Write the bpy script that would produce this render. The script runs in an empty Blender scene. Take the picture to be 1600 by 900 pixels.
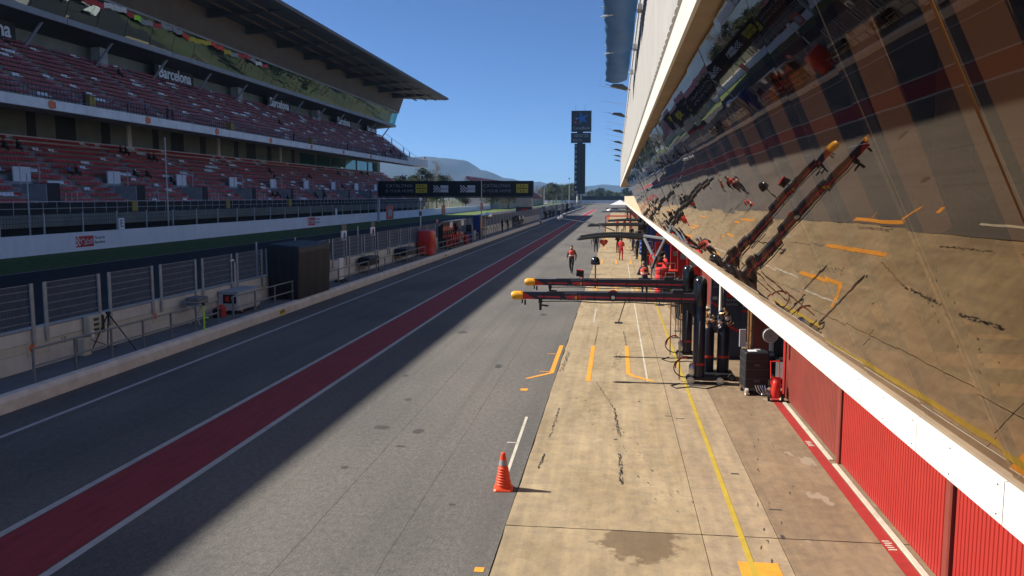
import bpy, bmesh, math, random
from mathutils import Vector, Matrix
R = math.radians
random.seed(11)
S = bpy.context.scene
COL = S.collection

# ------------------------------------------------------------------ camera, sky, sun, exposure
PITCH, YAW = 6.277, 7.104
cam_d = bpy.data.cameras.new('camera'); cam = bpy.data.objects.new('camera', cam_d); COL.objects.link(cam)
cam_d.sensor_width = 36.0; cam_d.lens = 36.0 * 1300 / 1600
cam_d.clip_start = 0.05; cam_d.clip_end = 30000
cam.location = (0, 0, 5.0); cam.rotation_euler = (R(90 - PITCH), 0, R(YAW))
S.camera = cam
SUN_EL, SUN_AZ = 38.5, 4.0                       # the sun stands over the grandstand, 4 degrees forward of straight left
sd = Vector((-math.cos(R(SUN_AZ)) * math.cos(R(SUN_EL)), math.sin(R(SUN_AZ)) * math.cos(R(SUN_EL)), math.sin(R(SUN_EL))))
W = bpy.data.worlds.new('World'); S.world = W; W.use_nodes = True
wn = W.node_tree.nodes; wl = W.node_tree.links
sky = wn.new('ShaderNodeTexSky'); sky.sky_type = 'NISHITA'; sky.sun_disc = False
sky.sun_elevation = R(SUN_EL); sky.sun_rotation = math.atan2(sd.x, sd.y)
sky.altitude = 1600; sky.air_density = 0.64; sky.dust_density = 0.4; sky.ozone_density = 9.5
bg = wn['Background']; bg.inputs['Strength'].default_value = 0.070
wl.new(sky.outputs['Color'], bg.inputs['Color'])
sun_d = bpy.data.lights.new('sun', 'SUN'); sun_d.energy = 5.0; sun_d.angle = R(0.36); sun_d.color = (1.0, 0.93, 0.82)
sun = bpy.data.objects.new('sun', sun_d); COL.objects.link(sun)
sun.rotation_euler = sd.to_track_quat('Z', 'Y').to_euler(); sun.location = (-60, 20, 80)
S.view_settings.view_transform = 'Standard'; S.view_settings.look = 'None'
S.view_settings.exposure = 0.92; S.view_settings.gamma = 1.0; S.view_settings.use_curve_mapping = False
S.render.engine = 'CYCLES'
S.cycles.max_bounces = 7; S.cycles.diffuse_bounces = 3; S.cycles.glossy_bounces = 4; S.cycles.transparent_max_bounces = 8
S.cycles.use_denoising = True

# ------------------------------------------------------------------ materials
MATS = {}
def _nodes(name):
    m = bpy.data.materials.new(name); m.use_nodes = True
    nt = m.node_tree
    return m, nt, nt.nodes, nt.links, nt.nodes['Principled BSDF']
def ramp(n, a, b, ca=(0, 0, 0, 1), cb=(1, 1, 1, 1)):
    r = n.new('ShaderNodeValToRGB')
    r.color_ramp.elements[0].position = a; r.color_ramp.elements[1].position = b
    r.color_ramp.elements[0].color = ca; r.color_ramp.elements[1].color = cb
    return r
def noise(n, l, scale, detail=4, stretch=None, rough=.55):
    t = n.new('ShaderNodeTexNoise'); t.inputs['Scale'].default_value = scale
    t.inputs['Detail'].default_value = detail; t.inputs['Roughness'].default_value = rough
    g = n.new('ShaderNodeNewGeometry')
    if stretch:
        v = n.new('ShaderNodeVectorMath'); v.operation = 'MULTIPLY'; v.inputs[1].default_value = stretch
        l.new(g.outputs['Position'], v.inputs[0]); l.new(v.outputs[0], t.inputs['Vector'])
    else:
        l.new(g.outputs['Position'], t.inputs['Vector'])
    return t
def mixc(n, l, fac, a, b, mode='MIX'):
    m = n.new('ShaderNodeMix'); m.data_type = 'RGBA'; m.blend_type = mode
    for s, v in ((0, fac), (6, a), (7, b)):
        if hasattr(v, 'is_linked') or hasattr(v, 'links'): l.new(v, m.inputs[s])
        elif s == 0: m.inputs[0].default_value = v
        else: m.inputs[s].default_value = (*v, 1)
    return m.outputs[2]
def mat(name, col, rough=.7, var=.12, scale=3.0, metal=0.0, bump=0.0, bscale=40, stretch=None, spec=.4, dirt=0.0):
    if name in MATS: return MATS[name]
    m, nt, n, l, p = _nodes(name)
    t = noise(n, l, scale, 5, stretch)
    rp = ramp(n, .3, .7)
    l.new(t.outputs['Fac'], rp.inputs[0])
    c = mixc(n, l, rp.outputs[0], tuple(x * (1 - var) for x in col), tuple(min(1, x * (1 + var)) for x in col))
    if dirt:
        t2 = noise(n, l, 1.1, 8, (1, 1, .35), .7); r2 = ramp(n, .5, .75); l.new(t2.outputs['Fac'], r2.inputs[0])
        mm = n.new('ShaderNodeMath'); mm.operation = 'MULTIPLY'; mm.inputs[1].default_value = dirt; l.new(r2.outputs[0], mm.inputs[0])
        c = mixc(n, l, mm.outputs[0], c, tuple(x * .35 + .01 for x in col))
    l.new(c, p.inputs['Base Color'])
    p.inputs['Roughness'].default_value = rough; p.inputs['Metallic'].default_value = metal
    p.inputs['Specular IOR Level'].default_value = spec
    if bump:
        b = n.new('ShaderNodeBump'); b.inputs['Strength'].default_value = bump; b.inputs['Distance'].default_value = .02
        t3 = noise(n, l, bscale, 3); l.new(t3.outputs['Fac'], b.inputs['Height']); l.new(b.outputs[0], p.inputs['Normal'])
    MATS[name] = m
    return m

def asphalt(name, col, seams=()):
    m, nt, n, l, p = _nodes(name)
    fine = noise(n, l, 34, 6, None, .75); rf = ramp(n, .36, .66); l.new(fine.outputs['Fac'], rf.inputs[0])
    big = noise(n, l, .35, 6, (1, .35, 1)); rb = ramp(n, .3, .72); l.new(big.outputs['Fac'], rb.inputs[0])
    c = mixc(n, l, rf.outputs[0], tuple(x * .62 for x in col), tuple(x * 1.42 for x in col))
    c2 = mixc(n, l, rb.outputs[0], (.76, .76, .79), (1.15, 1.13, 1.09))
    c = mixc(n, l, 1.0, c, c2, 'MULTIPLY')
    ag_ = noise(n, l, 11, 3, (1, .6, 1), .8); rag = ramp(n, .34, .66); l.new(ag_.outputs['Fac'], rag.inputs[0])
    c = mixc(n, l, 1.0, c, mixc(n, l, rag.outputs[0], (.80, .80, .80), (1.22, 1.21, 1.20)), 'MULTIPLY')
    g = n.new('ShaderNodeNewGeometry'); sx = n.new('ShaderNodeSeparateXYZ'); l.new(g.outputs['Position'], sx.inputs[0])
    # long dark tyre lanes
    lane = noise(n, l, 1.0, 3, (1.3, .012, 1)); rl = ramp(n, .52, .68); l.new(lane.outputs['Fac'], rl.inputs[0])
    lm = n.new('ShaderNodeMath'); lm.operation = 'MULTIPLY'; lm.inputs[1].default_value = .35; l.new(rl.outputs[0], lm.inputs[0])
    c = mixc(n, l, lm.outputs[0], c, tuple(x * .55 for x in col))
    pt = noise(n, l, .16, 3, (1, .5, 1)); rpt = ramp(n, .56, .60); l.new(pt.outputs['Fac'], rpt.inputs[0])
    c = mixc(n, l, 1.0, c, mixc(n, l, rpt.outputs[0], (1, 1, 1), (.86, .87, .89)), 'MULTIPLY')
    oil = noise(n, l, 1.7, 5, None, .7); ro = ramp(n, .70, .78); l.new(oil.outputs['Fac'], ro.inputs[0])
    mo = n.new('ShaderNodeMath'); mo.operation = 'MULTIPLY'; mo.inputs[1].default_value = .6; l.new(ro.outputs[0], mo.inputs[0])
    c = mixc(n, l, mo.outputs[0], c, tuple(x * .4 for x in col))
    wig = noise(n, l, .8, 4)
    for (x0, w) in seams:                                    # paving seams: thin tarred cracks
        a = n.new('ShaderNodeMath'); a.operation = 'MULTIPLY_ADD'; a.inputs[1].default_value = .06; l.new(wig.outputs['Fac'], a.inputs[0]); l.new(sx.outputs[0], a.inputs[2])
        d = n.new('ShaderNodeMath'); d.operation = 'SUBTRACT'; d.inputs[1].default_value = x0 + .03; l.new(a.outputs[0], d.inputs[0])
        e = n.new('ShaderNodeMath'); e.operation = 'ABSOLUTE'; l.new(d.outputs[0], e.inputs[0])
        q = n.new('ShaderNodeMath'); q.operation = 'LESS_THAN'; q.inputs[1].default_value = w; l.new(e.outputs[0], q.inputs[0])
        q2 = n.new('ShaderNodeMath'); q2.operation = 'MULTIPLY'; q2.inputs[1].default_value = .5; l.new(q.outputs[0], q2.inputs[0])
        c = mixc(n, l, q2.outputs[0], c, (.02, .02, .02))
    l.new(c, p.inputs['Base Color']); p.inputs['Roughness'].default_value = .85; p.inputs['Specular IOR Level'].default_value = .3
    b = n.new('ShaderNodeBump'); b.inputs['Strength'].default_value = .35; b.inputs['Distance'].default_value = .01
    l.new(fine.outputs['Fac'], b.inputs['Height']); l.new(b.outputs[0], p.inputs['Normal'])
    MATS[name] = m; return m

def slabmat(name, ca, cb, pale=None, stain=None):
    m, nt, n, l, p = _nodes(name)
    a = noise(n, l, .9, 7, (1, .45, 1), .62); ra = ramp(n, .34, .68); l.new(a.outputs['Fac'], ra.inputs[0])
    c = mixc(n, l, ra.outputs[0], ca, cb)
    s = noise(n, l, 2.2, 5, (2.6, .16, 1)); rs = ramp(n, .35, .75); l.new(s.outputs['Fac'], rs.inputs[0])
    c = mixc(n, l, 1.0, c, mixc(n, l, rs.outputs[0], (1.07, 1.05, 1.0), (.80, .79, .80)), 'MULTIPLY')
    mo_ = noise(n, l, 4.2, 8, (1, .8, 1), .72); rmo = ramp(n, .36, .66); l.new(mo_.outputs['Fac'], rmo.inputs[0])
    c = mixc(n, l, 1.0, c, mixc(n, l, rmo.outputs[0], (.80, .80, .83), (1.13, 1.11, 1.06)), 'MULTIPLY')
    tr_ = noise(n, l, 1.3, 5, (.22, 3.2, 1), .6); rtr = ramp(n, .60, .72); l.new(tr_.outputs['Fac'], rtr.inputs[0])
    mt = n.new('ShaderNodeMath'); mt.operation = 'MULTIPLY'; mt.inputs[1].default_value = .22; l.new(rtr.outputs[0], mt.inputs[0])
    c = mixc(n, l, mt.outputs[0], c, (.20, .165, .13))
    gr_ = noise(n, l, 38, 3, None, .7); rgr = ramp(n, .30, .70); l.new(gr_.outputs['Fac'], rgr.inputs[0])
    c = mixc(n, l, 1.0, c, mixc(n, l, rgr.outputs[0], (.90, .90, .90), (1.08, 1.08, 1.07)), 'MULTIPLY')
    sp = noise(n, l, 9, 6, (1, .7, 1), .75); rsp = ramp(n, .60, .72); l.new(sp.outputs['Fac'], rsp.inputs[0])
    ms = n.new('ShaderNodeMath'); ms.operation = 'MULTIPLY'; ms.inputs[1].default_value = .45; l.new(rsp.outputs[0], ms.inputs[0])
    c = mixc(n, l, ms.outputs[0], c, (.13, .11, .09))
    g = n.new('ShaderNodeNewGeometry'); sx = n.new('ShaderNodeSeparateXYZ'); l.new(g.outputs['Position'], sx.inputs[0])
    if pale:
        k = noise(n, l, .75, 4, (1, .6, 1), .6); rk = ramp(n, pale[0], pale[0] + .015); l.new(k.outputs['Fac'], rk.inputs[0])
        mk = n.new('ShaderNodeMath'); mk.operation = 'MULTIPLY'; mk.inputs[1].default_value = .6; l.new(rk.outputs[0], mk.inputs[0])
        c = mixc(n, l, mk.outputs[0], c, pale[1])
    if stain:                                                # damp oil-brown stain spreading from the joint
        vs = n.new('ShaderNodeVectorMath'); vs.operation = 'SUBTRACT'; vs.inputs[1].default_value = (stain[0], stain[1], 0); l.new(g.outputs['Position'], vs.inputs[0])
        vm = n.new('ShaderNodeVectorMath'); vm.operation = 'MULTIPLY'; vm.inputs[1].default_value = (1 / stain[2], 1 / stain[3], 0); l.new(vs.outputs[0], vm.inputs[0])
        ln = n.new('ShaderNodeVectorMath'); ln.operation = 'LENGTH'; l.new(vm.outputs[0], ln.inputs[0])
        wob = noise(n, l, 2.6, 7, None, .65)
        ad = n.new('ShaderNodeMath'); ad.operation = 'MULTIPLY_ADD'; ad.inputs[1].default_value = 1.9; l.new(wob.outputs['Fac'], ad.inputs[0]); l.new(ln.outputs['Value'], ad.inputs[2])
        rr = ramp(n, 1.30, 1.42, (1, 1, 1, 1), (0, 0, 0, 1)); rr.color_ramp.elements[0].position = .74
        rr.color_ramp.elements[1].position = .815
        dv = n.new('ShaderNodeMath'); dv.operation = 'DIVIDE'; dv.inputs[1].default_value = 2.25; l.new(ad.outputs[0], dv.inputs[0]); l.new(dv.outputs[0], rr.inputs[0])
        mv = n.new('ShaderNodeMath'); mv.operation = 'MULTIPLY'; mv.inputs[1].default_value = .72; l.new(rr.outputs[0], mv.inputs[0])
        bl = n.new('ShaderNodeMath'); bl.operation = 'LESS_THAN'; bl.inputs[1].default_value = 12.15; l.new(sx.outputs[1], bl.inputs[0])
        mz = n.new('ShaderNodeMath'); mz.operation = 'MULTIPLY'; l.new(mv.outputs[0], mz.inputs[0]); l.new(bl.outputs[0], mz.inputs[1])
        c = mixc(n, l, mz.outputs[0], c, (.095, .062, .036))
    l.new(c, p.inputs['Base Color']); p.inputs['Roughness'].default_value = .8; p.inputs['Specular IOR Level'].default_value = .3
    b = n.new('ShaderNodeBump'); b.inputs['Strength'].default_value = .25; b.inputs['Distance'].default_value = .01
    f = noise(n, l, 60, 3); l.new(f.outputs['Fac'], b.inputs['Height']); l.new(b.outputs[0], p.inputs['Normal'])
    MATS[name] = m; return m

def glassmat(name, tint, trans, tcol):
    m, nt, n, l, p = _nodes(name)
    p.inputs['Base Color'].default_value = (*tint, 1); p.inputs['Metallic'].default_value = 1; p.inputs['Roughness'].default_value = .015
    w = noise(n, l, .9, 2); b = n.new('ShaderNodeBump'); b.inputs['Strength'].default_value = .022; b.inputs['Distance'].default_value = .05
    l.new(w.outputs['Fac'], b.inputs['Height']); l.new(b.outputs[0], p.inputs['Normal'])
    t = n.new('ShaderNodeBsdfTransparent'); t.inputs[0].default_value = (*tcol, 1)
    lw = n.new('ShaderNodeLayerWeight'); lw.inputs['Blend'].default_value = .35
    r = ramp(n, 0, .9, (1 - trans, ) * 3 + (1,), (1, 1, 1, 1)); l.new(lw.outputs['Fresnel'], r.inputs[0])
    gg = n.new('ShaderNodeNewGeometry'); inv = n.new('ShaderNodeMath'); inv.operation = 'SUBTRACT'; inv.inputs[0].default_value = 1; l.new(gg.outputs['Backfacing'], inv.inputs[1])
    fr = n.new('ShaderNodeMath'); fr.operation = 'MULTIPLY'; l.new(r.outputs[0], fr.inputs[0]); l.new(inv.outputs[0], fr.inputs[1])   # a sheet of glass mirrors once, at its outer face
    ds = noise(n, l, 3.5, 6, (1, 1, .5), .7); dr = ramp(n, .5, .85, (.006, .006, .006, 1), (.035, .035, .035, 1)); l.new(ds.outputs['Fac'], dr.inputs[0]); l.new(dr.outputs[0], p.inputs['Roughness'])
    mx = n.new('ShaderNodeMixShader'); l.new(fr.outputs[0], mx.inputs[0]); l.new(t.outputs[0], mx.inputs[1]); l.new(p.outputs[0], mx.inputs[2])
    l.new(mx.outputs[0], n['Material Output'].inputs['Surface'])
    MATS[name] = m; return m

asphalt('asphalt_pit', (.123, .117, .110), [(-4.5, .011), (-3.12, .009), (-10.4, .009)])
asphalt('asphalt_track', (.034, .035, .038))
slabmat('slab_yellow', (0.266, 0.209, 0.131), (0.376, 0.305, 0.202), None, (.42, 11.95, .70, 1.05))
slabmat('slab_pink', (0.288, 0.227, 0.155), (0.346, 0.277, 0.191), None, None)
slabmat('slab_brown', (0.194, 0.140, 0.090), (0.259, 0.194, 0.130), (.62, (0.331, 0.274, 0.209)), None)
mat('joint', (.03, .026, .022), .9)
mat('terrain', (.055, .065, .030), .95, .5, .02)
mat('navy_panel', (.045, .052, .09), .5, .15, 4)
mat('boom_red', (.50, .035, .055), .45, .1, 6)
mat('grass', (.085, .135, .030), .95, .45, 1.6, bump=.6, bscale=8)
mat('white_line', (.44, .425, .40), .7, .10, 6, dirt=.55)
mat('pale_line', (0.496, 0.464, 0.384), .7, .10, 6, dirt=.6)
mat('red_lane', (.250, .026, .030), .8, .2, 4, dirt=.35, stretch=(2, .2, 1))
mat('yellow_line', (.40, .29, .035), .7, .1, 5, dirt=.35)
mat('orange_line', (0.680, 0.289, 0.030), .7, .1, 5, dirt=.35)
mat('red_edge', (0.296, 0.026, 0.024), .6, .1, 5, dirt=.3)
mat('rubber_mark', (0.075, 0.064, 0.053), .8, .5, 30)
mat('oil', (.062, .056, .048), .6, .3, 20)
mat('kerb_concrete', (.66, .61, .56), .85, .14, 2.2, bump=.3, dirt=.35)
mat('platform', (.12, .135, .15), .85, .15, 1.2)
mat('wall_concrete', (.58, .57, .53), .85, .1, 1.5, bump=.2, dirt=.25)
mat('wall_cream', (.52, .50, .42), .85, .1, 1.5, bump=.2, dirt=.25)
mat('galv', (.50, .52, .54), .5, .12, 4, metal=.25)
mat('post_grey', (.34, .36, .38), .5, .15, 4, metal=.25)
mat('rail_grey', (.20, .21, .225), .5, .15, 4, metal=.3)
mat('wire', (.30, .32, .34), .5, .1, 4, metal=.3)
mat('steel_dark', (0.076, 0.081, 0.089), .5, .15, 4, metal=.4)
mat('silver', (0.527, 0.535, 0.544), .28, .06, 4, metal=.85)
mat('white_metal', (0.656, 0.656, 0.640), .45, .03, 1.0)
mat('fascia_white', (0.624, 0.616, 0.584), .5, .05, 1.5, dirt=.10)
mat('white_dirty', (0.562, 0.540, 0.494), .6, .07, 1.0, dirt=.18)
mat('soffit', (0.240, 0.180, 0.124), .8, .16, 1.2, dirt=.3)
mat('cream', (0.488, 0.407, 0.281), .7, .08, 1.0, dirt=.2)
mat('black', (.012, .013, .016), .55, .2, 5)
mat('black_gloss', (.010, .011, .014), .16, .2, 5, spec=.6)
mat('rubber', (.018, .018, .019), .8, .2, 8)
mat('navy', (.010, .013, .030), .38, .2, 4, spec=.5)
mat('blue', (.012, .04, .19), .45, .2, 4)
mat('wall_ribbed', (0.348, 0.340, 0.326), .6, .08, 1.0, dirt=.25)
mat('sheet_tan', (0.225, 0.161, 0.112), .8, .06, 2)  # for the sheets added behind the nearest panes
mat('tarp', (.06, .15, .29), .5, .35, 1.2, stretch=(1, .6, 3))
_p = MATS['tarp'].node_tree; _t = _p.nodes.new('ShaderNodeBsdfTranslucent'); _t.inputs[0].default_value = (.10, .24, .40, 1); _a = _p.nodes.new('ShaderNodeMixShader'); _a.inputs[0].default_value = .45
_p.links.new(_p.nodes['Principled BSDF'].outputs[0], _a.inputs[1]); _p.links.new(_t.outputs[0], _a.inputs[2]); _p.links.new(_a.outputs[0], _p.nodes['Material Output'].inputs['Surface'])
mat('red_plastic', (0.496, 0.024, 0.018), .45, .1, 4)
mat('red_door', (0.318, 0.019, 0.016), .42, .06, 2.0, dirt=.06)
mat('dull_red_door', (0.192, 0.037, 0.027), .55, .1, 2.0, dirt=.15)  # darker, duller red for some doors and the piers
mat('red_cloth', (.52, .022, .02), .8, .2, 6)
mat('cone_orange', (0.731, 0.064, 0.015), .5, .08, 8)
mat('cone_band', (0.272, 0.272, 0.280), .5, .1, 8)
mat('yellow_paint', (0.704, 0.336, 0.016), .4, .06, 8)
mat('orange_paint', (0.680, 0.136, 0.016), .45, .08, 8)
mat('yellow_board', (.58, .46, .04), .6, .06, 3)
mat('bin_ochre', (.36, .25, .05), .6, .1, 3)
mat('hivis', (.45, .85, .05), .5, .05, 3)
mat('brass', (.30, .16, .07), .4, .5, 25, metal=.6)
mat('seat_red', (.46, .050, .050), .5, .28, .55)
mat('seat_dull', (.34, .085, .10), .55, .28, .55)
mat('seat_white', (.78, .79, .82), .5, .06, 5)
mat('stand_concrete', (.36, .36, .36), .9, .15, .8, dirt=.3)
mat('stand_band', (.76, .75, .74), .85, .1, .5, dirt=.35)
mat('stand_wall', (.20, .215, .185), .85, .15, .5)
mat('cladding', (.135, .105, .088), .7, .12, .5)
mat('roof_under', (.05, .055, .062), .6, .2, .4)
mat('roof_edge', (.12, .08, .06), .6, .2, .4)
mat('beam_grey', (.30, .32, .37), .6, .1, .6)
mat('barrier_white', (.82, .84, .88), .7, .05, .3, dirt=.15)
mat('dark_mesh', (.022, .024, .026), .8, .2, 2)
mat('skin', (0.400, 0.232, 0.160), .6, .1, 9)
mat('hair', (.035, .022, .014), .7, .2, 30)
mat('cloth_black', (.017, .018, .022), .85, .25, 9)
mat('cloth_navy', (.02, .028, .055), .85, .25, 9)
mat('cloth_grey', (.16, .17, .18), .85, .25, 9)
mat('cloth_white', (.60, .60, .60), .85, .15, 9)
mat('cloth_red', (0.496, 0.020, 0.016), .75, .15, 9)
mat('cloth_blue', (.10, .18, .34), .8, .2, 9)
mat('vest_orange', (0.468, 0.064, 0.038), .7, .12, 9)
mat('bark', (.10, .075, .055), .95, .3, 6)
mat('bark_pale', (.30, .25, .20), .95, .25, 3)
mat('leaf_pine', (.028, .045, .018), .8, .5, .35)
mat('leaf_olive', (.055, .068, .026), .8, .5, .3)
mat('leaf_dry', (.13, .095, .06), .85, .4, .3)
mat('hill', (.010, .016, .012), .95, .4, .004)
mat('screen_face', (.006, .007, .010), .3, .2, 1)
mat('logo_blue', (.012, .14, .42), .5, .05, 1)
mat('logo_red', (.60, .03, .03), .5, .05, 1)
mat('logo_white', (.75, .76, .78), .5, .03, 1)
mat('logo_pale', (.33, .34, .36), .5, .03, 1)
mat('floor_room', (0.385, 0.280, 0.175), .6, .08, 2)
mat('wall_room', (.32, .25, .19), .8, .08, 1)
mat('tan_column', (0.504, 0.350, 0.196), .6, .06, 2)
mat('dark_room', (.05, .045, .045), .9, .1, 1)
mat('garage_floor', (.12, .12, .125), .4, .15, 1)
glassmat('glass_bronze', (.40, .32, .235), .46, (.90, .78, .66))
glassmat('glass_gallery', (.20, .245, .25), .15, (.4, .5, .45))
glassmat('glass_green', (.25, .42, .40), .6, (.55, .85, .80))

# ------------------------------------------------------------------ mesh builder
class MB:
    def __init__(s): s.v = []; s.f = []; s.m = []
    def add(s, vs, fs, m=0):
        o = len(s.v); s.v += [tuple(v) for v in vs]
        for f in fs: s.f.append(tuple(o + i for i in f)); s.m.append(m)
        return s
    def box(s, x0, x1, y0, y1, z0, z1, m=0):
        return s.add([(x0, y0, z0), (x1, y0, z0), (x1, y1, z0), (x0, y1, z0), (x0, y0, z1), (x1, y0, z1), (x1, y1, z1), (x0, y1, z1)],
                     [(0, 3, 2, 1), (4, 5, 6, 7), (0, 1, 5, 4), (1, 2, 6, 5), (2, 3, 7, 6), (3, 0, 4, 7)], m)
    def cbox(s, c, d, rot=None, m=0):                        # box by centre and size, optional rotation matrix
        hx, hy, hz = d[0] / 2, d[1] / 2, d[2] / 2
        vs = [Vector(v) for v in ((-hx, -hy, -hz), (hx, -hy, -hz), (hx, hy, -hz), (-hx, hy, -hz), (-hx, -hy, hz), (hx, -hy, hz), (hx, hy, hz), (-hx, hy, hz))]
        if rot: vs = [rot @ v for v in vs]
        return s.add([v + Vector(c) for v in vs], [(0, 3, 2, 1), (4, 5, 6, 7), (0, 1, 5, 4), (1, 2, 6, 5), (2, 3, 7, 6), (3, 0, 4, 7)], m)
    def rbox(s, x0, x1, y0, y1, z0, z1, b=.02, m=0):         # box with chamfered vertical edges and top
        p = [(x0 + b, y0), (x1 - b, y0), (x1, y0 + b), (x1, y1 - b), (x1 - b, y1), (x0 + b, y1), (x0, y1 - b), (x0, y0 + b)]
        cx, cy = (x0 + x1) / 2, (y0 + y1) / 2
        q = [(x + (b if x < cx else -b) * .7, y + (b if y < cy else -b) * .7) for x, y in p]
        vs = [(x, y, z0) for x, y in p] + [(x, y, z1 - b) for x, y in p] + [(x, y, z1) for x, y in q]
        fs = [tuple(reversed(range(8))), tuple(range(16, 24))]
        for k in (0, 8):
            for i in range(8): fs.append((k + i, k + (i + 1) % 8, k + 8 + (i + 1) % 8, k + 8 + i))
        return s.add(vs, fs, m)
    def tube(s, a, b, r0, r1=None, n=8, caps=True, m=0):
        r1 = r0 if r1 is None else r1
        a = Vector(a); b = Vector(b); d = (b - a).normalized()
        u = d.cross(Vector((0, 0, 1)) if abs(d.z) < .95 else Vector((1, 0, 0))).normalized(); w = d.cross(u)
        vs = []
        for c, r in ((a, r0), (b, r1)):
            for i in range(n):
                t = 2 * math.pi * i / n; vs.append(c + u * math.cos(t) * r + w * math.sin(t) * r)
        fs = [(i, i + n, (i + 1) % n + n, (i + 1) % n) for i in range(n)]
        if caps: fs += [tuple(range(n)), tuple(reversed(range(n, 2 * n)))]
        return s.add(vs, fs, m)
    def path(s, pts, r, n=6, m=0):
        pts = [Vector(p) for p in pts]; vs = []; k = len(pts)
        u = None
        for i, p in enumerate(pts):
            d = (pts[min(i + 1, k - 1)] - pts[max(i - 1, 0)]).normalized()
            if u is None: u = d.cross(Vector((0, 0, 1)) if abs(d.z) < .9 else Vector((1, 0, 0))).normalized()
            u = (u - d * u.dot(d)).normalized(); w = d.cross(u)
            rr = r[i] if isinstance(r, (list, tuple)) else r
            for j in range(n):
                t = 2 * math.pi * j / n; vs.append(p + u * math.cos(t) * rr + w * math.sin(t) * rr)
        fs = []
        for i in range(k - 1):
            for j in range(n): fs.append((i * n + j, i * n + (j + 1) % n, (i + 1) * n + (j + 1) % n, (i + 1) * n + j))
        fs += [tuple(reversed(range(n))), tuple(range((k - 1) * n, k * n))]
        return s.add(vs, fs, m)
    def lathe(s, prof, c=(0, 0, 0), n=16, m=0, axis='z'):
        vs = []; k = len(prof)
        for r, h in prof:
            for i in range(n):
                t = 2 * math.pi * i / n; x, y = r * math.cos(t), r * math.sin(t)
                p = (x, y, h) if axis == 'z' else ((h, x, y) if axis == 'x' else (y, h, x))
                vs.append((c[0] + p[0], c[1] + p[1], c[2] + p[2]))
        fs = []
        for i in range(k - 1):
            for j in range(n): fs.append((i * n + j, i * n + (j + 1) % n, (i + 1) * n + (j + 1) % n, (i + 1) * n + j))
        fs += [tuple(reversed(range(n))), tuple(range((k - 1) * n, k * n))]
        return s.add(vs, fs, m)
    def prism(s, poly, lo, hi, axis='y', m=0):               # polygon extruded along an axis; poly in the two other axes, x-z, y-z or x-y
        def P(a, b, h): return (a, h, b) if axis == 'y' else ((h, a, b) if axis == 'x' else (a, b, h))
        n = len(poly); vs = [P(a, b, lo) for a, b in poly] + [P(a, b, hi) for a, b in poly]
        fs = [tuple(range(n)), tuple(reversed(range(n, 2 * n)))] + [(i, i + n, (i + 1) % n + n, (i + 1) % n) for i in range(n)]
        return s.add(vs, fs, m)
    def quad(s, a, b, c, d, m=0): return s.add([a, b, c, d], [(0, 1, 2, 3)], m)
    def mesh(s, name, mats, smooth=False):
        me = bpy.data.meshes.new(name); me.from_pydata(s.v, [], s.f)
        for k in (mats if isinstance(mats, (list, tuple)) else [mats]): me.materials.append(MATS[k] if isinstance(k, str) else k)
        me.polygons.foreach_set('material_index', s.m)
        bm = bmesh.new(); bm.from_mesh(me); bmesh.ops.recalc_face_normals(bm, faces=bm.faces); bm.to_mesh(me); bm.free()
        if smooth:
            me.polygons.foreach_set('use_smooth', [True] * len(me.polygons)); me.set_sharp_from_angle(angle=R(40))
        return me
    def build(s, name, mats, parent=None, smooth=False, world=False):
        if world and parent is not None:
            o = Vector(parent.location)
            if parent.parent is not None: o = o + Vector(parent.parent.location)
            s.v = [(x - o.x, y - o.y, z - o.z) for x, y, z in s.v]
        return put(name, s.mesh(name, mats, smooth), parent)
def put(name, me, parent=None, loc=None, rot=None):
    o = bpy.data.objects.new(name, me); COL.objects.link(o)
    if parent is not None: o.parent = parent
    if loc is not None: o.location = loc
    if rot is not None: o.rotation_euler = rot
    return o
def tag(o, label=None, cat=None, group=None, kind=None):
    if label: o['label'] = label
    if cat: o['category'] = cat
    if group: o['group'] = group
    if kind: o['kind'] = kind
    return o
def thing(name, label, cat, loc=(0, 0, 0), rz=0, group=None):
    o = bpy.data.objects.new(name, None); COL.objects.link(o); o.empty_display_size = .2
    o.location = loc; o.rotation_euler = (0, 0, rz)
    return tag(o, label, cat, group)
def dup(root, loc=None, rz=None, label=None, group=None):
    c = root.copy(); COL.objects.link(c)
    if loc is not None: c.location = loc
    if rz is not None: c.rotation_euler = (0, 0, rz)
    if label: c['label'] = label
    if group: c['group'] = group
    for ch in [x for x in ALLCH.get(root, [])] or [x for x in bpy.data.objects if x.parent == root]:
        d = ch.copy(); COL.objects.link(d); d.parent = c
        for g in [x for x in ch.children]:
            e = g.copy(); COL.objects.link(e); e.parent = d
    return c
ALLCH = {}
def struct(name, mb, m): return tag(mb.build(name, m), kind='structure')
_tc = {}
def textmesh(body, size, m, ext=.01, bold=0.0):
    key = (body, size, m)
    if key in _tc: return _tc[key]
    cu = bpy.data.curves.new('lettering', 'FONT'); cu.body = body; cu.size = size; cu.extrude = ext; cu.offset = size * bold; cu.align_x = 'CENTER'; cu.align_y = 'CENTER'; cu.resolution_u = 3
    o = bpy.data.objects.new('lettering', cu); COL.objects.link(o)
    me = bpy.data.meshes.new_from_object(o); me.materials.clear(); me.materials.append(MATS[m]); me.name = 'lettering'
    bpy.data.objects.remove(o); bpy.data.curves.remove(cu)
    _tc[key] = me; return me
FACE_X = (R(90), 0, R(90)); FACE_MY = (R(90), 0, 0); FACE_MX = (R(90), 0, R(-90))
def nth(k): return '%d%s' % (k, 'th' if 10 <= k % 100 <= 20 else {1: 'st', 2: 'nd', 3: 'rd'}.get(k % 10, 'th'))
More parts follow.
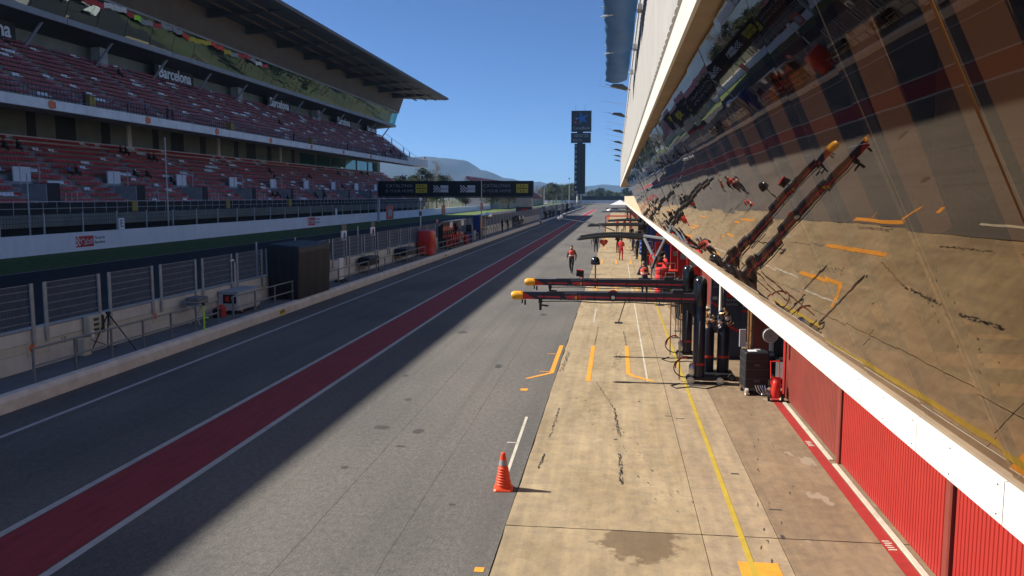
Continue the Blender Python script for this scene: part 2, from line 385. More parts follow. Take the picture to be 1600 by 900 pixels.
ORD = ['first', 'second', 'third', 'fourth', 'fifth', 'sixth', 'seventh', 'eighth', 'ninth', 'tenth', 'eleventh', 'twelfth', 'thirteenth', 'fourteenth', 'fifteenth', 'sixteenth', 'seventeenth', 'eighteenth', 'nineteenth', 'twentieth']

# ------------------------------------------------------------------ ground, lane, track, apron
def sheet(name, x0, x1, y0, y1, z, m): return struct(name, MB().quad((x0, y0, z), (x1, y0, z), (x1, y1, z), (x0, y1, z)), m)
sheet('ground', -9000, 9000, -300, 9000, -.06, 'terrain')
sheet('pit_lane', -14.6, -1.62, -30, 640, 0, 'asphalt_pit')
sheet('main_straight', -39, -15.9, -30, 640, .0, 'asphalt_track')
sheet('grass_verge', -49, -39, -30, 640, .005, 'grass')
sheet('pit_exit_road', -1.62, 14, 262, 640, -.008, 'asphalt_pit')
sheet('stand_forecourt', -75, -49.4, -30, 640, -.02, 'stand_concrete')
def line(x, w, y0, y1, m, z=.004): return sheet('painted_line', x - w / 2, x + w / 2, y0, y1, z, m)
line(-12.70, .13, -25, 300, 'white_line')
sheet('red_strip', -8.93, -7.55, -25, 330, .004, 'red_lane')
line(-9.02, .14, -25, 330, 'white_line'); line(-7.46, .14, -25, 330, 'white_line')
line(-38.7, .18, -25, 640, 'white_line'); line(-17.4, .15, -25, 640, 'white_line')
sheet('painted_line', -12.6, -9.4, 252, 253.2, .004, 'white_line')
sheet('painted_line', -7.2, -1.7, 236, 236.6, .004, 'white_line')
# apron of concrete slabs
ap = bpy.data.objects.new('apron', MB().box(-1.62, 4.4, -8, 262, -.3, -.09).mesh('apron', 'joint')); COL.objects.link(ap); tag(ap, kind='structure')
rows = [-8, 12.15, 30.6, 48.15, 66.15, 84.15, 110.15, 262]
for (x0, x1, m) in ((-1.62, 1.33, 'slab_yellow'), (1.33, 2.43, 'slab_pink'), (2.43, 4.36, 'slab_brown')):
    for i in range(len(rows) - 1):
        y0, y1 = rows[i], rows[i + 1]; mb = MB(); g = .006
        # front edges of the slabs are slightly broken, so joints vary in width
        n = 14; vs = []
        lo = [(x0 + g + (x1 - x0 - 2 * g) * k / n, y0 + g + random.uniform(0, .012)) for k in range(n + 1)]
        hi = [(x1 - g - (x1 - x0 - 2 * g) * k / n, y1 - g - random.uniform(0, .008)) for k in range(n + 1)]
        if m == 'slab_yellow':                              # the lane-side edge is crumbly
            q = 24; left = [(x0 + g + random.uniform(0, .025), y1 - (y1 - y0) * (k + .5) / q) for k in range(q)]
        else: left = []
        mb.prism(lo + hi + left, -.09, .002 + (i % 2) * .002, 'z'); mb.build('slab', m, ap)
sheet('painted_line', 1.90 - .043, 1.90 + .043, -6, 240, .009, 'yellow_line')
sheet('painted_line', .91 - .025, .91 + .025, 22.5, 62, .009, 'pale_line')
sheet('painted_line', 3.87, 4.065, -6, 21.0, .009, 'red_edge')
def poly(name, pts, m, z=.0095): return struct(name, MB().add([(x, y, z) for x, y in pts], [tuple(range(len(pts)))]), m)
poly('box_mark', [(-1.83, 27.7), (-1.83, 23.3), (-2.45, 22.45), (-2.36, 22.4), (-1.70, 23.25), (-1.70, 27.7)], 'orange_line', .005)
for yy in (26.1, 23.4): poly('box_mark', [(-2.12, yy), (-1.84, yy), (-1.84, yy + .07), (-2.12, yy + .07)], 'orange_line', .006)
poly('box_mark', [(-.76, 22.3), (-.63, 22.3), (-.63, 27.7), (-.76, 27.7)], 'orange_line')
poly('box_mark', [(.35, 27.8), (.35, 23.4), (.50, 23.0), (1.05, 22.45), (1.10, 22.55), (.56, 23.2), (.47, 23.5), (.47, 27.8)], 'orange_line')
poly('box_mark', [(-2.41, 21.0), (-2.22, 21.0), (-2.22, 21.25), (-2.41, 21.25)], 'orange_line', .005)
poly('box_mark', [(-1.83, 10.52), (-1.70, 10.52), (-1.70, 10.66), (-1.83, 10.66)], 'orange_line', .005)
poly('box_mark', [(1.72, 10.2), (2.26, 10.2), (2.26, 11.27), (1.72, 11.27)], 'orange_line', .0085)
poly('box_mark', [(-1.93, 14.6), (-1.87, 14.6), (-1.93, 18.45), (-1.99, 18.45)], 'pale_line', .005)
poly('box_mark', [(-2.15, 16.4), (-1.94, 16.4), (-1.94, 16.46), (-2.15, 16.46)], 'pale_line', .005)
for yy in (44.5, 62.5, 80, 98):                             # pit boxes further down
    for xx in (-1.1, .0, 1.1): poly('box_mark', [(xx, yy), (xx + .13, yy), (xx + .13, yy + 4), (xx, yy + 4)], 'orange_line')
poly('box_mark', [(-.85, 33.0), (-.80, 33.0), (-.80, 37.0), (-.85, 37.0)], 'white_line')
poly('box_mark', [(-1.3, 33.0), (-.86, 33.0), (-.86, 33.06), (-1.3, 33.06)], 'pale_line')
for yy in (16.9, 11.9, 21.0):
    for q in range(5): poly('box_mark', [(3.90 + .02 * (q % 2), yy + q * .075), (4.02, yy + q * .075 + .01), (4.03 - .03 * (q % 3), yy + q * .075 + .045), (3.91, yy + q * .075 + .04)], 'pale_line', .0125)
# rubber scuffs and drain covers on the slabs
def scuff(x0, y0, x1, y1, w, n):
    mb = MB()
    for i in range(n * 3):
        t = i / max(1, n * 3 - 1) + random.uniform(-.03, .03); x = x0 + (x1 - x0) * t + random.uniform(-w, w) * .4; y = y0 + (y1 - y0) * t
        L = random.uniform(.03, .13); ww = random.uniform(.004, .018); a = math.atan2(x1 - x0, y1 - y0) + random.uniform(-.12, .12)
        dx, dy = math.sin(a), math.cos(a); k = random.randint(5, 7)
        ps = [(x + dx * L * math.cos(2 * math.pi * j / k) * random.uniform(.6, 1) + dy * ww * math.sin(2 * math.pi * j / k) * random.uniform(.5, 1.2),
               y + dy * L * math.cos(2 * math.pi * j / k) * random.uniform(.6, 1) - dx * ww * math.sin(2 * math.pi * j / k) * random.uniform(.5, 1.2), .0085) for j in range(k)]
        mb.add(ps, [tuple(range(k))])
    return tag(mb.build('tyre_scuff', 'rubber_mark'), kind='stuff')
scuff(-.45, 22.1, .02, 19.4, .05, 12); scuff(.02, 19.4, .13, 17.2, .07, 22); scuff(.13, 15.9, .16, 14.2, .08, 18)
scuff(-1.28, 19.4, -1.30, 17.0, .05, 14); scuff(-1.33, 15.7, -1.35, 14.9, .06, 8); scuff(-1.45, 26.5, -1.5, 23.6, .12, 26)
scuff(-.62, 32, -.66, 28.0, .06, 18); scuff(.34, 31, .40, 28.0, .06, 16); scuff(.2, 27, .0, 24, .3, 16); scuff(-.3, 40, .1, 34, .5, 22); scuff(.2, 62, -.2, 48, .8, 40)
scuff(2.1, 9.8, 3.6, 20, .9, 10); scuff(-.9, 20.5, 1.2, 13, .9, 14)
mb = MB(); ro_ = random.Random(31)
for (x, y, a, b) in ((-5.0, 17.2, .19, .16), (-5.05, 19.7, .10, .12), (-4.15, 17.0, .12, .20), (-4.25, 15.9, .11, .07), (-4.95, 14.5, .08, .10), (-3.4, 24, .12, .3), (-5.6, 30, .2, .3), (-3.0, 35, .15, .4), (-2.6, 12.9, .07, .05), (-5.8, 22.4, .1, .14)):
    mb.add([(x + a * math.cos(q * .524) * ro_.uniform(.75, 1.1), y + b * math.sin(q * .524) * ro_.uniform(.75, 1.1), .003) for q in range(12)], [tuple(range(12))])
tag(mb.build('oil_spot', 'oil'), kind='stuff')
mb = MB()
for (x, y, a, b) in ((2.2, 22.1, .42, .12), (.05, 16.9, .07, .05), (.62, 20.2, .05, .05), (1.25, 18.9, .16, .03), (1.5, 18.7, .2, .03), (2.2, 15.0, .14, .05), (2.6, 13.3, .2, .03), (2.5, 12.2, .05, .12)):
    mb.box(x - a / 2, x + a / 2, y - b / 2, y + b / 2, .004, .011)
tag(mb.build('floor_fitting', 'steel_dark'), kind='stuff')

# ------------------------------------------------------------------ hills
def ridge(name, Y, depth, prof, seed):
    rnd = random.Random(seed); xs = []; mb = MB()
    def h(x):
        for (a, za), (b, zb) in zip(prof, prof[1:]):
            if a <= x <= b:
                t = (x - a) / (b - a); t = t * t * (3 - 2 * t); return za + (zb - za) * t
        return prof[-1][1]
    N, K = 150, 12; x0, x1 = prof[0][0], prof[-1][0]; vs = []
    ph = [(rnd.uniform(0, 6), rnd.uniform(.002, .012), rnd.uniform(1.5, 4)) for _ in range(7)]
    for i in range(N + 1):
        x = x0 + (x1 - x0) * i / N; hz = h(x) + sum(a * math.sin(p + f * x) for p, f, a in ph)
        for k in range(K + 1):
            t = k / K; s = math.sin(math.pi * min(1, t / 1.4) * .99) if t < .7 else math.cos((t - .7) / .3 * math.pi / 2)
            y = Y + (t - .7) * depth
            z = hz * (s if t < .7 else s) + (math.sin(x * .006 + k * 1.7) * .06 * hz if 0 < k < K and k != 8 else 0)
            vs.append((x, y, max(z, -1) if k not in (0, K) else -1))
    fs = [(i * (K + 1) + k, (i + 1) * (K + 1) + k, (i + 1) * (K + 1) + k + 1, i * (K + 1) + k + 1) for i in range(N) for k in range(K)]
    mb.add(vs, fs); o = mb.build(name, 'hill', smooth=True); tag(o, kind='structure')
def pxp(Y, pts): return [((x - 963) / 1300 * .99 * Y, 5 + (307 - y) * Y / 1300) for x, y in pts]
ridge('hills', 5200, 2200, pxp(5200, [(-100, 250), (200, 262), (500, 240), (660, 245), (690, 249), (725, 252), (760, 268), (800, 281), (840, 290), (880, 297), (940, 306)]), 1)
ridge('hills', 6800, 1800, pxp(6800, [(780, 306), (812, 288), (845, 284), (872, 295), (900, 296), (925, 291), (942, 288), (965, 290), (1000, 294), (1060, 299), (1300, 300), (1700, 290)]), 2)

# ------------------------------------------------------------------ main grandstand
Y0, Y1 = -12.0, 225.0
gs = thing('grandstand', 'huge roofed grandstand with two tiers of red seats along the main straight', 'grandstand', (-58, 106, 0))
LX = [-53.4 - .86 * i for i in range(12)]; LZ = [4.05 + .60 * i for i in range(12)]     # lower tier treads
UX = [-54.3 - .82 * i for i in range(12)]; UZ = [14.2 + .61 * i for i in range(12)]     # upper tier treads
def stepped(xs, zs, tread, y0, y1, base):
    p = [(xs[0], base)]
    for x, z in zip(xs, zs): p += [(x, z), (x - tread, z)]
    p.append((xs[-1] - tread, base)); return p
MB().prism(stepped(LX, LZ, .86, Y0, Y1, 2.2), Y0, Y1, 'y').build('lower_tier', 'stand_concrete', gs, world=True)
up_ = stepped(UX, UZ, .82, Y0, Y1, 13.3); up_[-1] = (up_[-1][0], 20.2)
MB().prism(up_, Y0, Y1, 'y').build('upper_tier', 'stand_concrete', gs, world=True)
MB().box(-64.6, -63.75, Y0, Y1, 10.9, 11.55).build('ledge', 'stand_band', gs, world=True)
MB().box(-53.4, -51.7, Y0, Y1, 2.2, 3.35).build('lower_walkway', 'stand_wall', gs, world=True)
MB().box(-53.3, -52.5, Y0, Y1, 0, 2.198).build('plinth', 'dark_mesh', gs, world=True)  # near-black colour stands in for the shade below the walkway
MB().box(-54.9, -52.35, Y0, Y1, 13.0, 13.298).build('balcony_slab', 'stand_concrete', gs, world=True)
yb = Y0
while yb < Y1 - 1:                                           # balcony front in precast lengths
    ye = min(Y1, yb + 12.3); MB().box(-52.35, -52.0, yb + .03, ye, 12.98, 13.9).build('balcony_front', 'stand_band', gs, world=True); yb += 12.3
MB().box(-54.3, -52.352, Y0, Y1, 13.3, 13.86).build('balcony_walkway', 'stand_concrete', gs, world=True)
MB().box(-65.4, -64.62, Y0, Y1, 0, 20.6).build('rear_wall', 'stand_wall', gs, world=True)
# doors, windows and pilasters in the wall behind the lower tier
k = 0; y = 40.
while y < 165:
    w = [6.5, 3.2, 4.2, 2.6][k % 4]; mm = ['black', 'black', 'stand_band', 'black'][k % 4]
    if k % 4 == 2: MB().box(-64.62, -64.40, y, y + .9, 11.5, 17).build('pilaster', mm, gs, world=True)
    else: MB().box(-64.64, -64.56, y, y + w * .55, 11.55, 14.3).build('doorway', mm, gs, world=True)
    y += w + 2.2; k += 1
for j in range(6):
    yy = 166 + j * 9.5; MB().box(-64.64, -64.50, yy, yy + 8.2, 11.6, 13.9).build('window', 'glass_green', gs, world=True)
# gallery: slab, glazing, brown wall, roof
MB().prism([(-60.2, 24.36), (-60.2, 23.75), (-66, 23.3), (-66, 24.36)], Y0, Y1, 'y').build('gallery_slab', 'roof_under', gs, world=True)
yb = Y0
while yb < Y1 - 1:
    ye = min(Y1, yb + 11.0); MB().box(-60.2, -59.95, yb + .12, ye, 23.75, 24.4).build('gallery_fascia', 'beam_grey', gs, world=True); yb += 11.0
yb = Y0; i = 0
rg = random.Random(5)
while yb < Y1 - 1:
    ye = min(Y1, yb + 5.5); t0, t1 = rg.uniform(-.012, .012), rg.uniform(-.012, .012)
    g = 'glass_green' if ye > Y1 - 6 else 'glass_gallery'
    MB().add([(-60.15 + t0, yb + .05, 24.4), (-60.15 + t1, ye - .05, 24.4), (-59.2 + t0, ye - .05, 27.5), (-59.2 + t1, yb + .05, 27.5),
              (-60.23 + t0, yb + .05, 24.4), (-60.23 + t1, ye - .05, 24.4), (-59.28 + t0, ye - .05, 27.5), (-59.28 + t1, yb + .05, 27.5)],
             [(0, 1, 2, 3), (7, 6, 5, 4), (0, 4, 5, 1), (1, 5, 6, 2), (2, 6, 7, 3), (3, 7, 4, 0)]).build('gallery_pane', g, gs, world=True)
    yb += 5.5
MB().box(-66, -65.42, Y0, Y1, 13.3, 31.2).build('spine_wall', 'stand_wall', gs, world=True)
MB().prism([(-59.15, 27.52), (-57.75, 31.35), (-65.6, 31.35), (-65.6, 27.52)], Y0, Y1, 'y').build('cladding', 'cladding', gs, world=True)
MB().prism([(-59.1, 27.5), (-59.0, 27.5), (-58.95, 27.75), (-59.05, 27.75)], Y0, Y1, 'y').build('glazing_rail', 'beam_grey', gs, world=True)
MB().prism([(-45.5, 31.25), (-45.5, 31.0), (-46.2, 30.85), (-57.6, 31.4), (-70, 31.9), (-70, 33.6), (-57, 33.0)], Y0 - 20, Y1 + .4, 'y').build('roof', ['roof_under'], gs, world=True)
MB().prism([(-45.48, 31.4), (-45.38, 31.4), (-45.38, 30.9), (-45.48, 30.9)], Y0 - 20, Y1 + .4, 'y').build('roof_edge', 'roof_edge', gs, world=True)
y = 4.
while y < Y1:                                                # roof ribs
    MB().prism([(-46.4, 30.86), (-57.7, 31.38), (-57.7, 30.15), (-55, 30.25)], y, y + .55, 'y').build('roof_rib', 'roof_under', gs, world=True); y += 12.3
for x in (-49.0, -51.6, -54.3): MB().box(x, x + .3, Y0, Y1, 30.72, 30.94).build('purlin', 'roof_edge', gs, world=True)
# slanted struts and dark voids behind the top row, lettered boards
y = 72.3 - 12.63 * 6
while y < Y1:
    MB().tube((-63.7, y, 21.0), (-61.6, y + .3, 23.75), .16, n=6).build('strut', 'beam_grey', gs, world=True); y += 12.63
for yc in (78.6, 116.4, 154.3, 192.2, 214.5):
    s = 1.0 if yc < 200 else .8
    MB().box(-63.95, -63.8, yc - 5.3 * s, yc + 5.3 * s, 20.95, 23.3).build('sign_board', 'dark_room', gs, world=True)
    put('sign_lettering', textmesh('Barcelona', 2.25 * s, 'seat_white', .03, .02), gs, (-63.74 + 58, yc - 106, 22.38), FACE_X)
for yy in (60, 98, 136, 174): MB().box(-64.6, -63.4, yy, yy + 1.6, 20.9, 23.3).build('pillar', 'stand_concrete', gs, world=True)
# balustrades
def balustrade(x, z, h, y0, y1, step, name, m, rails):
    mb = MB(); y = y0
    while y <= y1: mb.box(x - .02, x + .02, y - .02, y + .02, z, z + h); y += step
    for zz in rails: mb.box(x - .025, x + .025, y0, y1, zz - .02, zz + .02)
    return tag(mb.build(name, m, gs, world=True), kind='stuff')
balustrade(-52.15, 13.9, 1.1, 40, Y1, .55, 'balustrade', 'steel_dark', (14.98, 14.1))
balustrade(-51.9, 3.35, 1.2, 40, Y1, 1.9, 'balustrade', 'galv', (4.55, 4.52, 3.9))
MB().box(-51.98, -51.96, Y0, Y1, 3.4, 4.4).build('infill_mesh', 'dark_mesh', gs, world=True)
mb = MB()
for i in range(12): mb.tube((UX[i], Y1 + .1, UZ[i]), (UX[i], Y1 + .1, UZ[i] + 1.5), .03, n=4)
mb.tube((UX[0], Y1 + .1, UZ[0] + 1.5), (UX[11], Y1 + .1, UZ[11] + 1.5), .04, n=4); tag(mb.build('end_railing', 'galv', gs, world=True), kind='stuff')
MB().box(-53.4, -51.6, 205, Y1 + 1.5, 12.9, 14.9).build('end_balcony', 'stand_band', gs, world=True)
# red discs on the balcony front
for j, yy in enumerate((72.5, 88.5, 104.8, 122, 139, 156, 174)):
    MB().lathe([(.42, 0), (.42, .04)], (-51.99, yy, 13.45), 14, axis='x').build('disc', 'orange_paint', gs, world=True)
    MB().box(-51.99, -51.97, yy + .1, yy + .6, 13.15, 13.75).build('disc_plate', 'red_plastic', gs, world=True)
# seats: thousands, each a pan and a back, joined section by section
def seat_rows(xs, zs, y0, y1, aisles, col, seed, tier):
    rnd = random.Random(seed); mb = MB(); mw = MB()
    for r, (x, z) in enumerate(zip(xs, zs)):
        white = set()
        for _ in range(max(1, int((y1 - y0) * .15 * rnd.uniform(.4, 1.3)))):
            a = rnd.uniform(y0, y1); n = rnd.choice([2, 2, 3, 4, 5, 2]) if rnd.random() < .6 else 0
            for q in range(n): white.add(int(a / .5) + q)
        y = math.ceil(y0 / .5) * .5
        while y < y1:
            if not any(a0 + r * sl < y < a0 + r * sl + w for a0, w, sl in aisles) and not any(v0 < y < v1 and ra <= r <= rb for v0, v1, ra, rb in VOM.get(tier, [])):
                t = mw if int(y / .5) in white else mb; xo = x - .42
                t.box(xo - .02, xo + .40, y, y + .43, z + .38, z + .44)
                t.add([(xo - .02, y, z + .44), (xo - .02, y + .43, z + .44), (xo - .10, y + .43, z + .73), (xo - .10, y, z + .73), (xo - .07, y, z + .42), (xo - .07, y + .43, z + .42), (xo - .15, y + .43, z + .71), (xo - .15, y, z + .71)],
                      [(0, 1, 2, 3), (4, 7, 6, 5), (2, 6, 7, 3), (0, 3, 7, 4), (1, 5, 6, 2)])
            y += .5
    for m_, c in ((mb, col), (mw, 'seat_white')):
        if m_.v: tag(m_.build('seat_block', c, gs, world=True), kind='stuff')
VOM = {'low': [(v, v + 4.6, 0, 4) for v in (49.6, 71.4, 86.3, 101.2, 116.2, 131, 146, 161, 176, 191)]}
sec = 15.0; y = 36.; k = 0
while y < Y1:
    ye = min(Y1, y + sec)
    seat_rows(LX, LZ, y, ye, [(y - .5, 1.3, 0)], 'seat_red', 100 + k, 'low')
    seat_rows(UX, UZ, y, ye, [(y - .5, 1.3, 0), (y + 7, 1.2, 0)], 'seat_dull', 300 + k, 'up')
    y += sec; k += 1
for (v0, v1, ra, rb) in VOM['low']:                         # stair mouths of the lower tier, a solid dark box standing for their shade
    MB().box(LX[4], LX[0], v0 + 1.62, v0 + 1.72, 4.1, 6.2).build('stair_wall', 'stand_concrete', gs, world=True)
    MB().box(LX[4] - .1, LX[4] + .02, v0 + 1.8, v0 + 4.2, 6.45, 7.85).build('stair_panel', 'seat_white', gs, world=True); MB().box(LX[1] - .1, LX[1] + .3, v0 + 2.0, v0 + 4.4, 4.1, 6.3).build('stair_shade_box', 'dark_room', gs, world=True)
    h = MB(); h.path([(LX[3], v0 + 1.6, 6.0), (LX[3], v0 + 1.6, 8.1), (LX[3], v0 + 4.3, 8.1), (LX[3], v0 + 4.3, 6.0)], .05, 4)
    for q in range(3): h.tube((LX[0], v0 + 4.4 + q * .9, 3.4 + .1 * q), (LX[0], v0 + 4.4 + q * .9, 5.3 + .1 * q), .05, n=4)
    h.build('stair_rail', 'galv', gs, world=True)
for (yy, zz, xx) in ((78.6, 13.9, -52.6), (109.5, 13.9, -52.6), (140, 13.9, -52.6), (84.5, 3.4, -52.2), (106.5, 3.4, -52.2), (128, 3.4, -52.2)):
    b = MB().rbox(xx - .4, xx + .4, yy, yy + 1.0, zz, zz + 1.15, .06).build('litter_bin', 'bin_ochre')
    tag(b, 'yellow waste bin on the %s tier walkway, %s along' % (('upper', 'lower')[zz < 5], {78.6: 'nearest one', 109.5: 'second one', 140: 'third one', 84.5: 'nearest one', 106.5: 'second one', 128: 'third one'}[yy]), 'bin', 'yellow bins in the grandstand')
# festival of small flags strung along the gallery glass
fl = MB(); rnd = random.Random(3); yy = 70.
cols = ['logo_white', 'red_plastic', 'yellow_board', 'logo_pale', 'cone_orange', 'hivis']
while yy < 140:
    w = rnd.uniform(1.4, 2.8); zt = 27.2 + .22 * math.sin(yy * .55); c = rnd.choice([0, 1, 3, 0, 1]) if yy < 98 else (rnd.choice([5, 3, 1]) if yy < 108 else (rnd.choice([2, 2, 4]) if yy < 122 else rnd.choice([0, 3, 1])))
    if yy < 136:
        f = []
        for q in range(5):
            a = yy + w * q / 4; xo = -58.72 + .06 * math.sin(q * 2 + yy); f += [(xo, a, zt - .62 + .10 * math.sin(a * 2.3 + .6)), (xo + .02, a, zt + .08 * math.sin(a * 2.3))]
        fl.add(f + [(x - .03, y_, z_) for x, y_, z_ in f], [(2 * q, 2 * q + 2, 2 * q + 3, 2 * q + 1) for q in range(4)] + [(10 + 2 * q, 11 + 2 * q, 13 + 2 * q, 12 + 2 * q) for q in range(4)], c)
    yy += w + .05
o = fl.build('bunting', cols); tag(o, 'string of small coloured flags hung along the grandstand gallery glass', 'bunting')

# white barrier with logos, catch fence
bw = thing('barrier_wall', 'long white concrete barrier below the grandstand with circuit logos', 'barrier', (-49.2, 100, 0))
y = -20.
while y < 420: MB().box(-49.4, -49.0, y + .015, y + 6.1, -.02, 1.72).build('barrier_segment', 'barrier_white', bw, world=True); y += 6.1
def wall_logo(yc, s, full=True):
    MB().box(-49.0, -48.985, yc - 1.3 * s, yc + 1.3 * s, .35, .35 + 1.0 * s).build('logo_field', 'logo_red', bw, world=True)
    zc = .35 + .5 * s
    mb = MB()
    for a in range(3):
        for b in range(4):
            if (a + b) % 2 == 0: mb.box(-48.985, -48.975, yc - 1.3 * s + a * .2 * s, yc - 1.3 * s + (a + 1) * .2 * s, .35 + .12 * s + b * .22 * s, .35 + .12 * s + (b + 1) * .22 * s)
    mb.path([(-48.97, yc - .5 * s, zc - .2 * s), (-48.97, yc - .62 * s, zc), (-48.97, yc - .45 * s, zc + .22 * s), (-48.97, yc - .1 * s, zc + .2 * s), (-48.97, yc + .1 * s, zc - .2 * s), (-48.97, yc + .35 * s, zc + .22 * s), (-48.97, yc + .6 * s, zc - .05 * s), (-48.97, yc + 1.0 * s, zc + .2 * s), (-48.97, yc + 1.0 * s, zc - .2 * s), (-48.97, yc - .2 * s, zc - .28 * s)], .05 * s, 4)
    mb.build('logo_emblem', 'logo_white', bw, world=True)
    if full:
        put('lettering', textmesh('Circuit de', .40 * s, 'steel_dark', .004), bw, (-48.985 + 49.2, yc + 2.25 * s - 100, zc + .27 * s), FACE_X)
        put('lettering', textmesh('Barcelona', .40 * s, 'steel_dark', .004), bw, (-48.985 + 49.2, yc + 2.25 * s - 100, zc - .15 * s), FACE_X)
wall_logo(71.9, 1.0); wall_logo(130.2, 1.25)
MB().box(-48.98, -48.95, 174.5, 180.5, .1, 3.0).build('logo_board', 'logo_red', bw, world=True); MB().box(-48.95, -48.93, 176, 179, .7, 2.2).build('logo_emblem', 'logo_pale', bw, world=True)
MB().box(-48.98, -48.95, 232, 237, .1, 2.6).build('logo_board', 'red_plastic', bw, world=True); MB().box(-48.98, -48.95, 300, 306, .1, 2.6).build('logo_board', 'red_plastic', bw, world=True)
for (yy, w) in ((77.6, 1.0), (142.5, .9)):
    s = thing('letter_board', 'small white board with letter E on the white barrier' if yy < 100 else 'small blank white board standing on the white barrier further along', 'sign', (-49.2, yy, 1.72), group=None)
    MB().box(-.05, .05, 0, w, .02, 1.15).build('board', 'logo_white', s); MB().box(-.03, .03, w / 2 - .04, w / 2 + .04, 0, .1).build('foot', 'steel_dark', s)
    if yy < 100: put('lettering', textmesh('E', 1.0, 'black', .005), s, (.06, w / 2, .58), FACE_X)
cf = thing('catch_fence', 'dark wire catch fence with posts behind the white barrier', 'fence', (-50, 100, 0))
y = 30.; k = 0
pm = MB().box(-.06, .06, -.06, .06, 0, 3.55).mesh('post', 'galv')
while y < 226: put('post', pm, cf, (0, y - 100, 0)); y += 5.4
mb = MB()
for z in (1.9, 2.3, 2.7, 3.1, 3.5): mb.box(-.015, .015, -70, 126, z - .012, z + .012)
y = -70.
while y < 126: mb.box(-.006, .006, y, y + .012, 1.75, 3.5); y += .35
tag(mb.build('wire_mesh', 'dark_mesh', cf), kind='stuff')
for yy, zt in ((89.5, 11.6), (66.8, 7.0)):
    p = MB(); p.tube((-50.6, yy, 0), (-50.6, yy, zt), .09, .06, 8); o = p.build('mast', 'white_metal' if zt > 10 else 'galv'); tag(o, 'tall slim white mast rising in front of the lower tier' if zt > 10 else 'short grey mast behind the white barrier at the left', 'mast')

# ------------------------------------------------------------------ pit wall with platform
pw = thing('pit_wall', 'long concrete pit wall with raised grey platform and pale kerb', 'wall', (-14.8, 100, 0))
y = -14.
while y < 380:
    L = 2.9 * 2
    MB().prism([(-14.22, -.02), (-13.95, -.02), (-13.95, .27), (-14.02, .385), (-14.22, .40)], y + .006, y + L, 'y').build('kerb_block', 'kerb_concrete', pw, world=True); y += L
MB().box(-15.52, -14.222, -14, 380, -.02, .385).build('platform', 'platform', pw, world=True)
y = -14.6; k = 0
while y < 380:
    MB().box(-15.86, -15.56, y + .008, y + 2.9, 0, .84).build('wall_block', 'wall_concrete', pw, world=True)
    MB().box(-15.86, -15.55, y + .008, y + 2.9, .848, 1.08).build('wall_block', 'wall_cream', pw, world=True)
    MB().box(-15.87, -15.56, y + .008, y + 2.9, 1.088, 1.46).build('wall_block', 'wall_concrete', pw, world=True); y += 2.9
# numbered plates and orange discs on the wall
for yy, num in ((20.3, ''), (21.6, '13'), (26.35, ''), (26.75, '12'), (32.3, ''), (35.2, '11')):
    if num: put('lettering', textmesh(num, .24, 'black', .002), pw, (-15.545 + 14.8, yy - 100, .95), FACE_X)
    else:
        MB().box(-15.55, -15.54, yy - .18, yy + .75, .72, 1.15).build('plate', 'wall_cream', pw, world=True)
        MB().lathe([(.11, 0), (.11, .012)], (-15.54, yy, .95), 14, axis='x').build('disc', 'orange_paint', pw, world=True)
def wallnum(y, t):
    MB().box(-13.948, -13.944, y - .28, y + .28, .04, .26).build('number_plate', 'yellow_board', pw, world=True)
    for q in (-.17, 0, .17): MB().lathe([(.055, 0), (.055, .004)], (-13.943, y + q, .15 + .02 * (q == 0)), 10, axis='x').build('plate_dot', 'black', pw, world=True)
wallnum(33.4, 'GAS'); wallnum(67.5, '68')
# mesh fence panels, one thing each
def fence_panel_meshes():
    a = MB(); a.box(-.02, .02, -.06, .06, -.35, 1.30)
    post = a.mesh('post', 'post_grey')
    b = MB()
    for z in (.06, .27, .48, .69, .90, 1.11, 1.27): b.box(-.012, .012, 0, 2.33, z - .011, z + .011)
    rails = b.mesh('rail_set', 'rail_grey')
    c = MB(); y = .05
    while y < 2.30: c.box(-.004, .004, y - .0035, y + .0035, .04, 1.28); y += .05
    wires = c.mesh('wire_mesh', 'rail_grey')
    return post, rails, wires
POST, RAILS, WIRES = fence_panel_meshes()
y = 17.97; i = 0
while y < 372:
    lab = ('%s grey mesh fence panel from the left edge on the pit wall' % ORD[i]) if i < 8 else ('%s grey mesh fence panel from the left on the pit wall' % nth(i + 1) if y < 100 else 'grey mesh fence panel far down the pit wall')
    t = thing('fence_panel', lab, 'fence panel', (-15.53, y, 1.38), 0, 'mesh fence panels along the pit wall')
    put('post', POST, t, (.02, 0, 0)); put('post', POST, t, (.02, 2.40, 0)); r = put('rail_set', RAILS, t, (-.03, .04, 0)); tag(put('wire_mesh', WIRES, r), kind='stuff')
    y += 2.93; i += 1
for y in (10., 4., 13.): 
    t = thing('fence_panel', 'grey mesh fence panel on the pit wall nearer than the frame', 'fence panel', (-15.53, y, 1.38), 0, 'mesh fence panels along the pit wall')
    put('post', POST, t, (.02, 0, 0)); put('post', POST, t, (.02, 2.40, 0)); r = put('rail_set', RAILS, t, (-.03, .04, 0)); tag(put('wire_mesh', WIRES, r), kind='stuff')
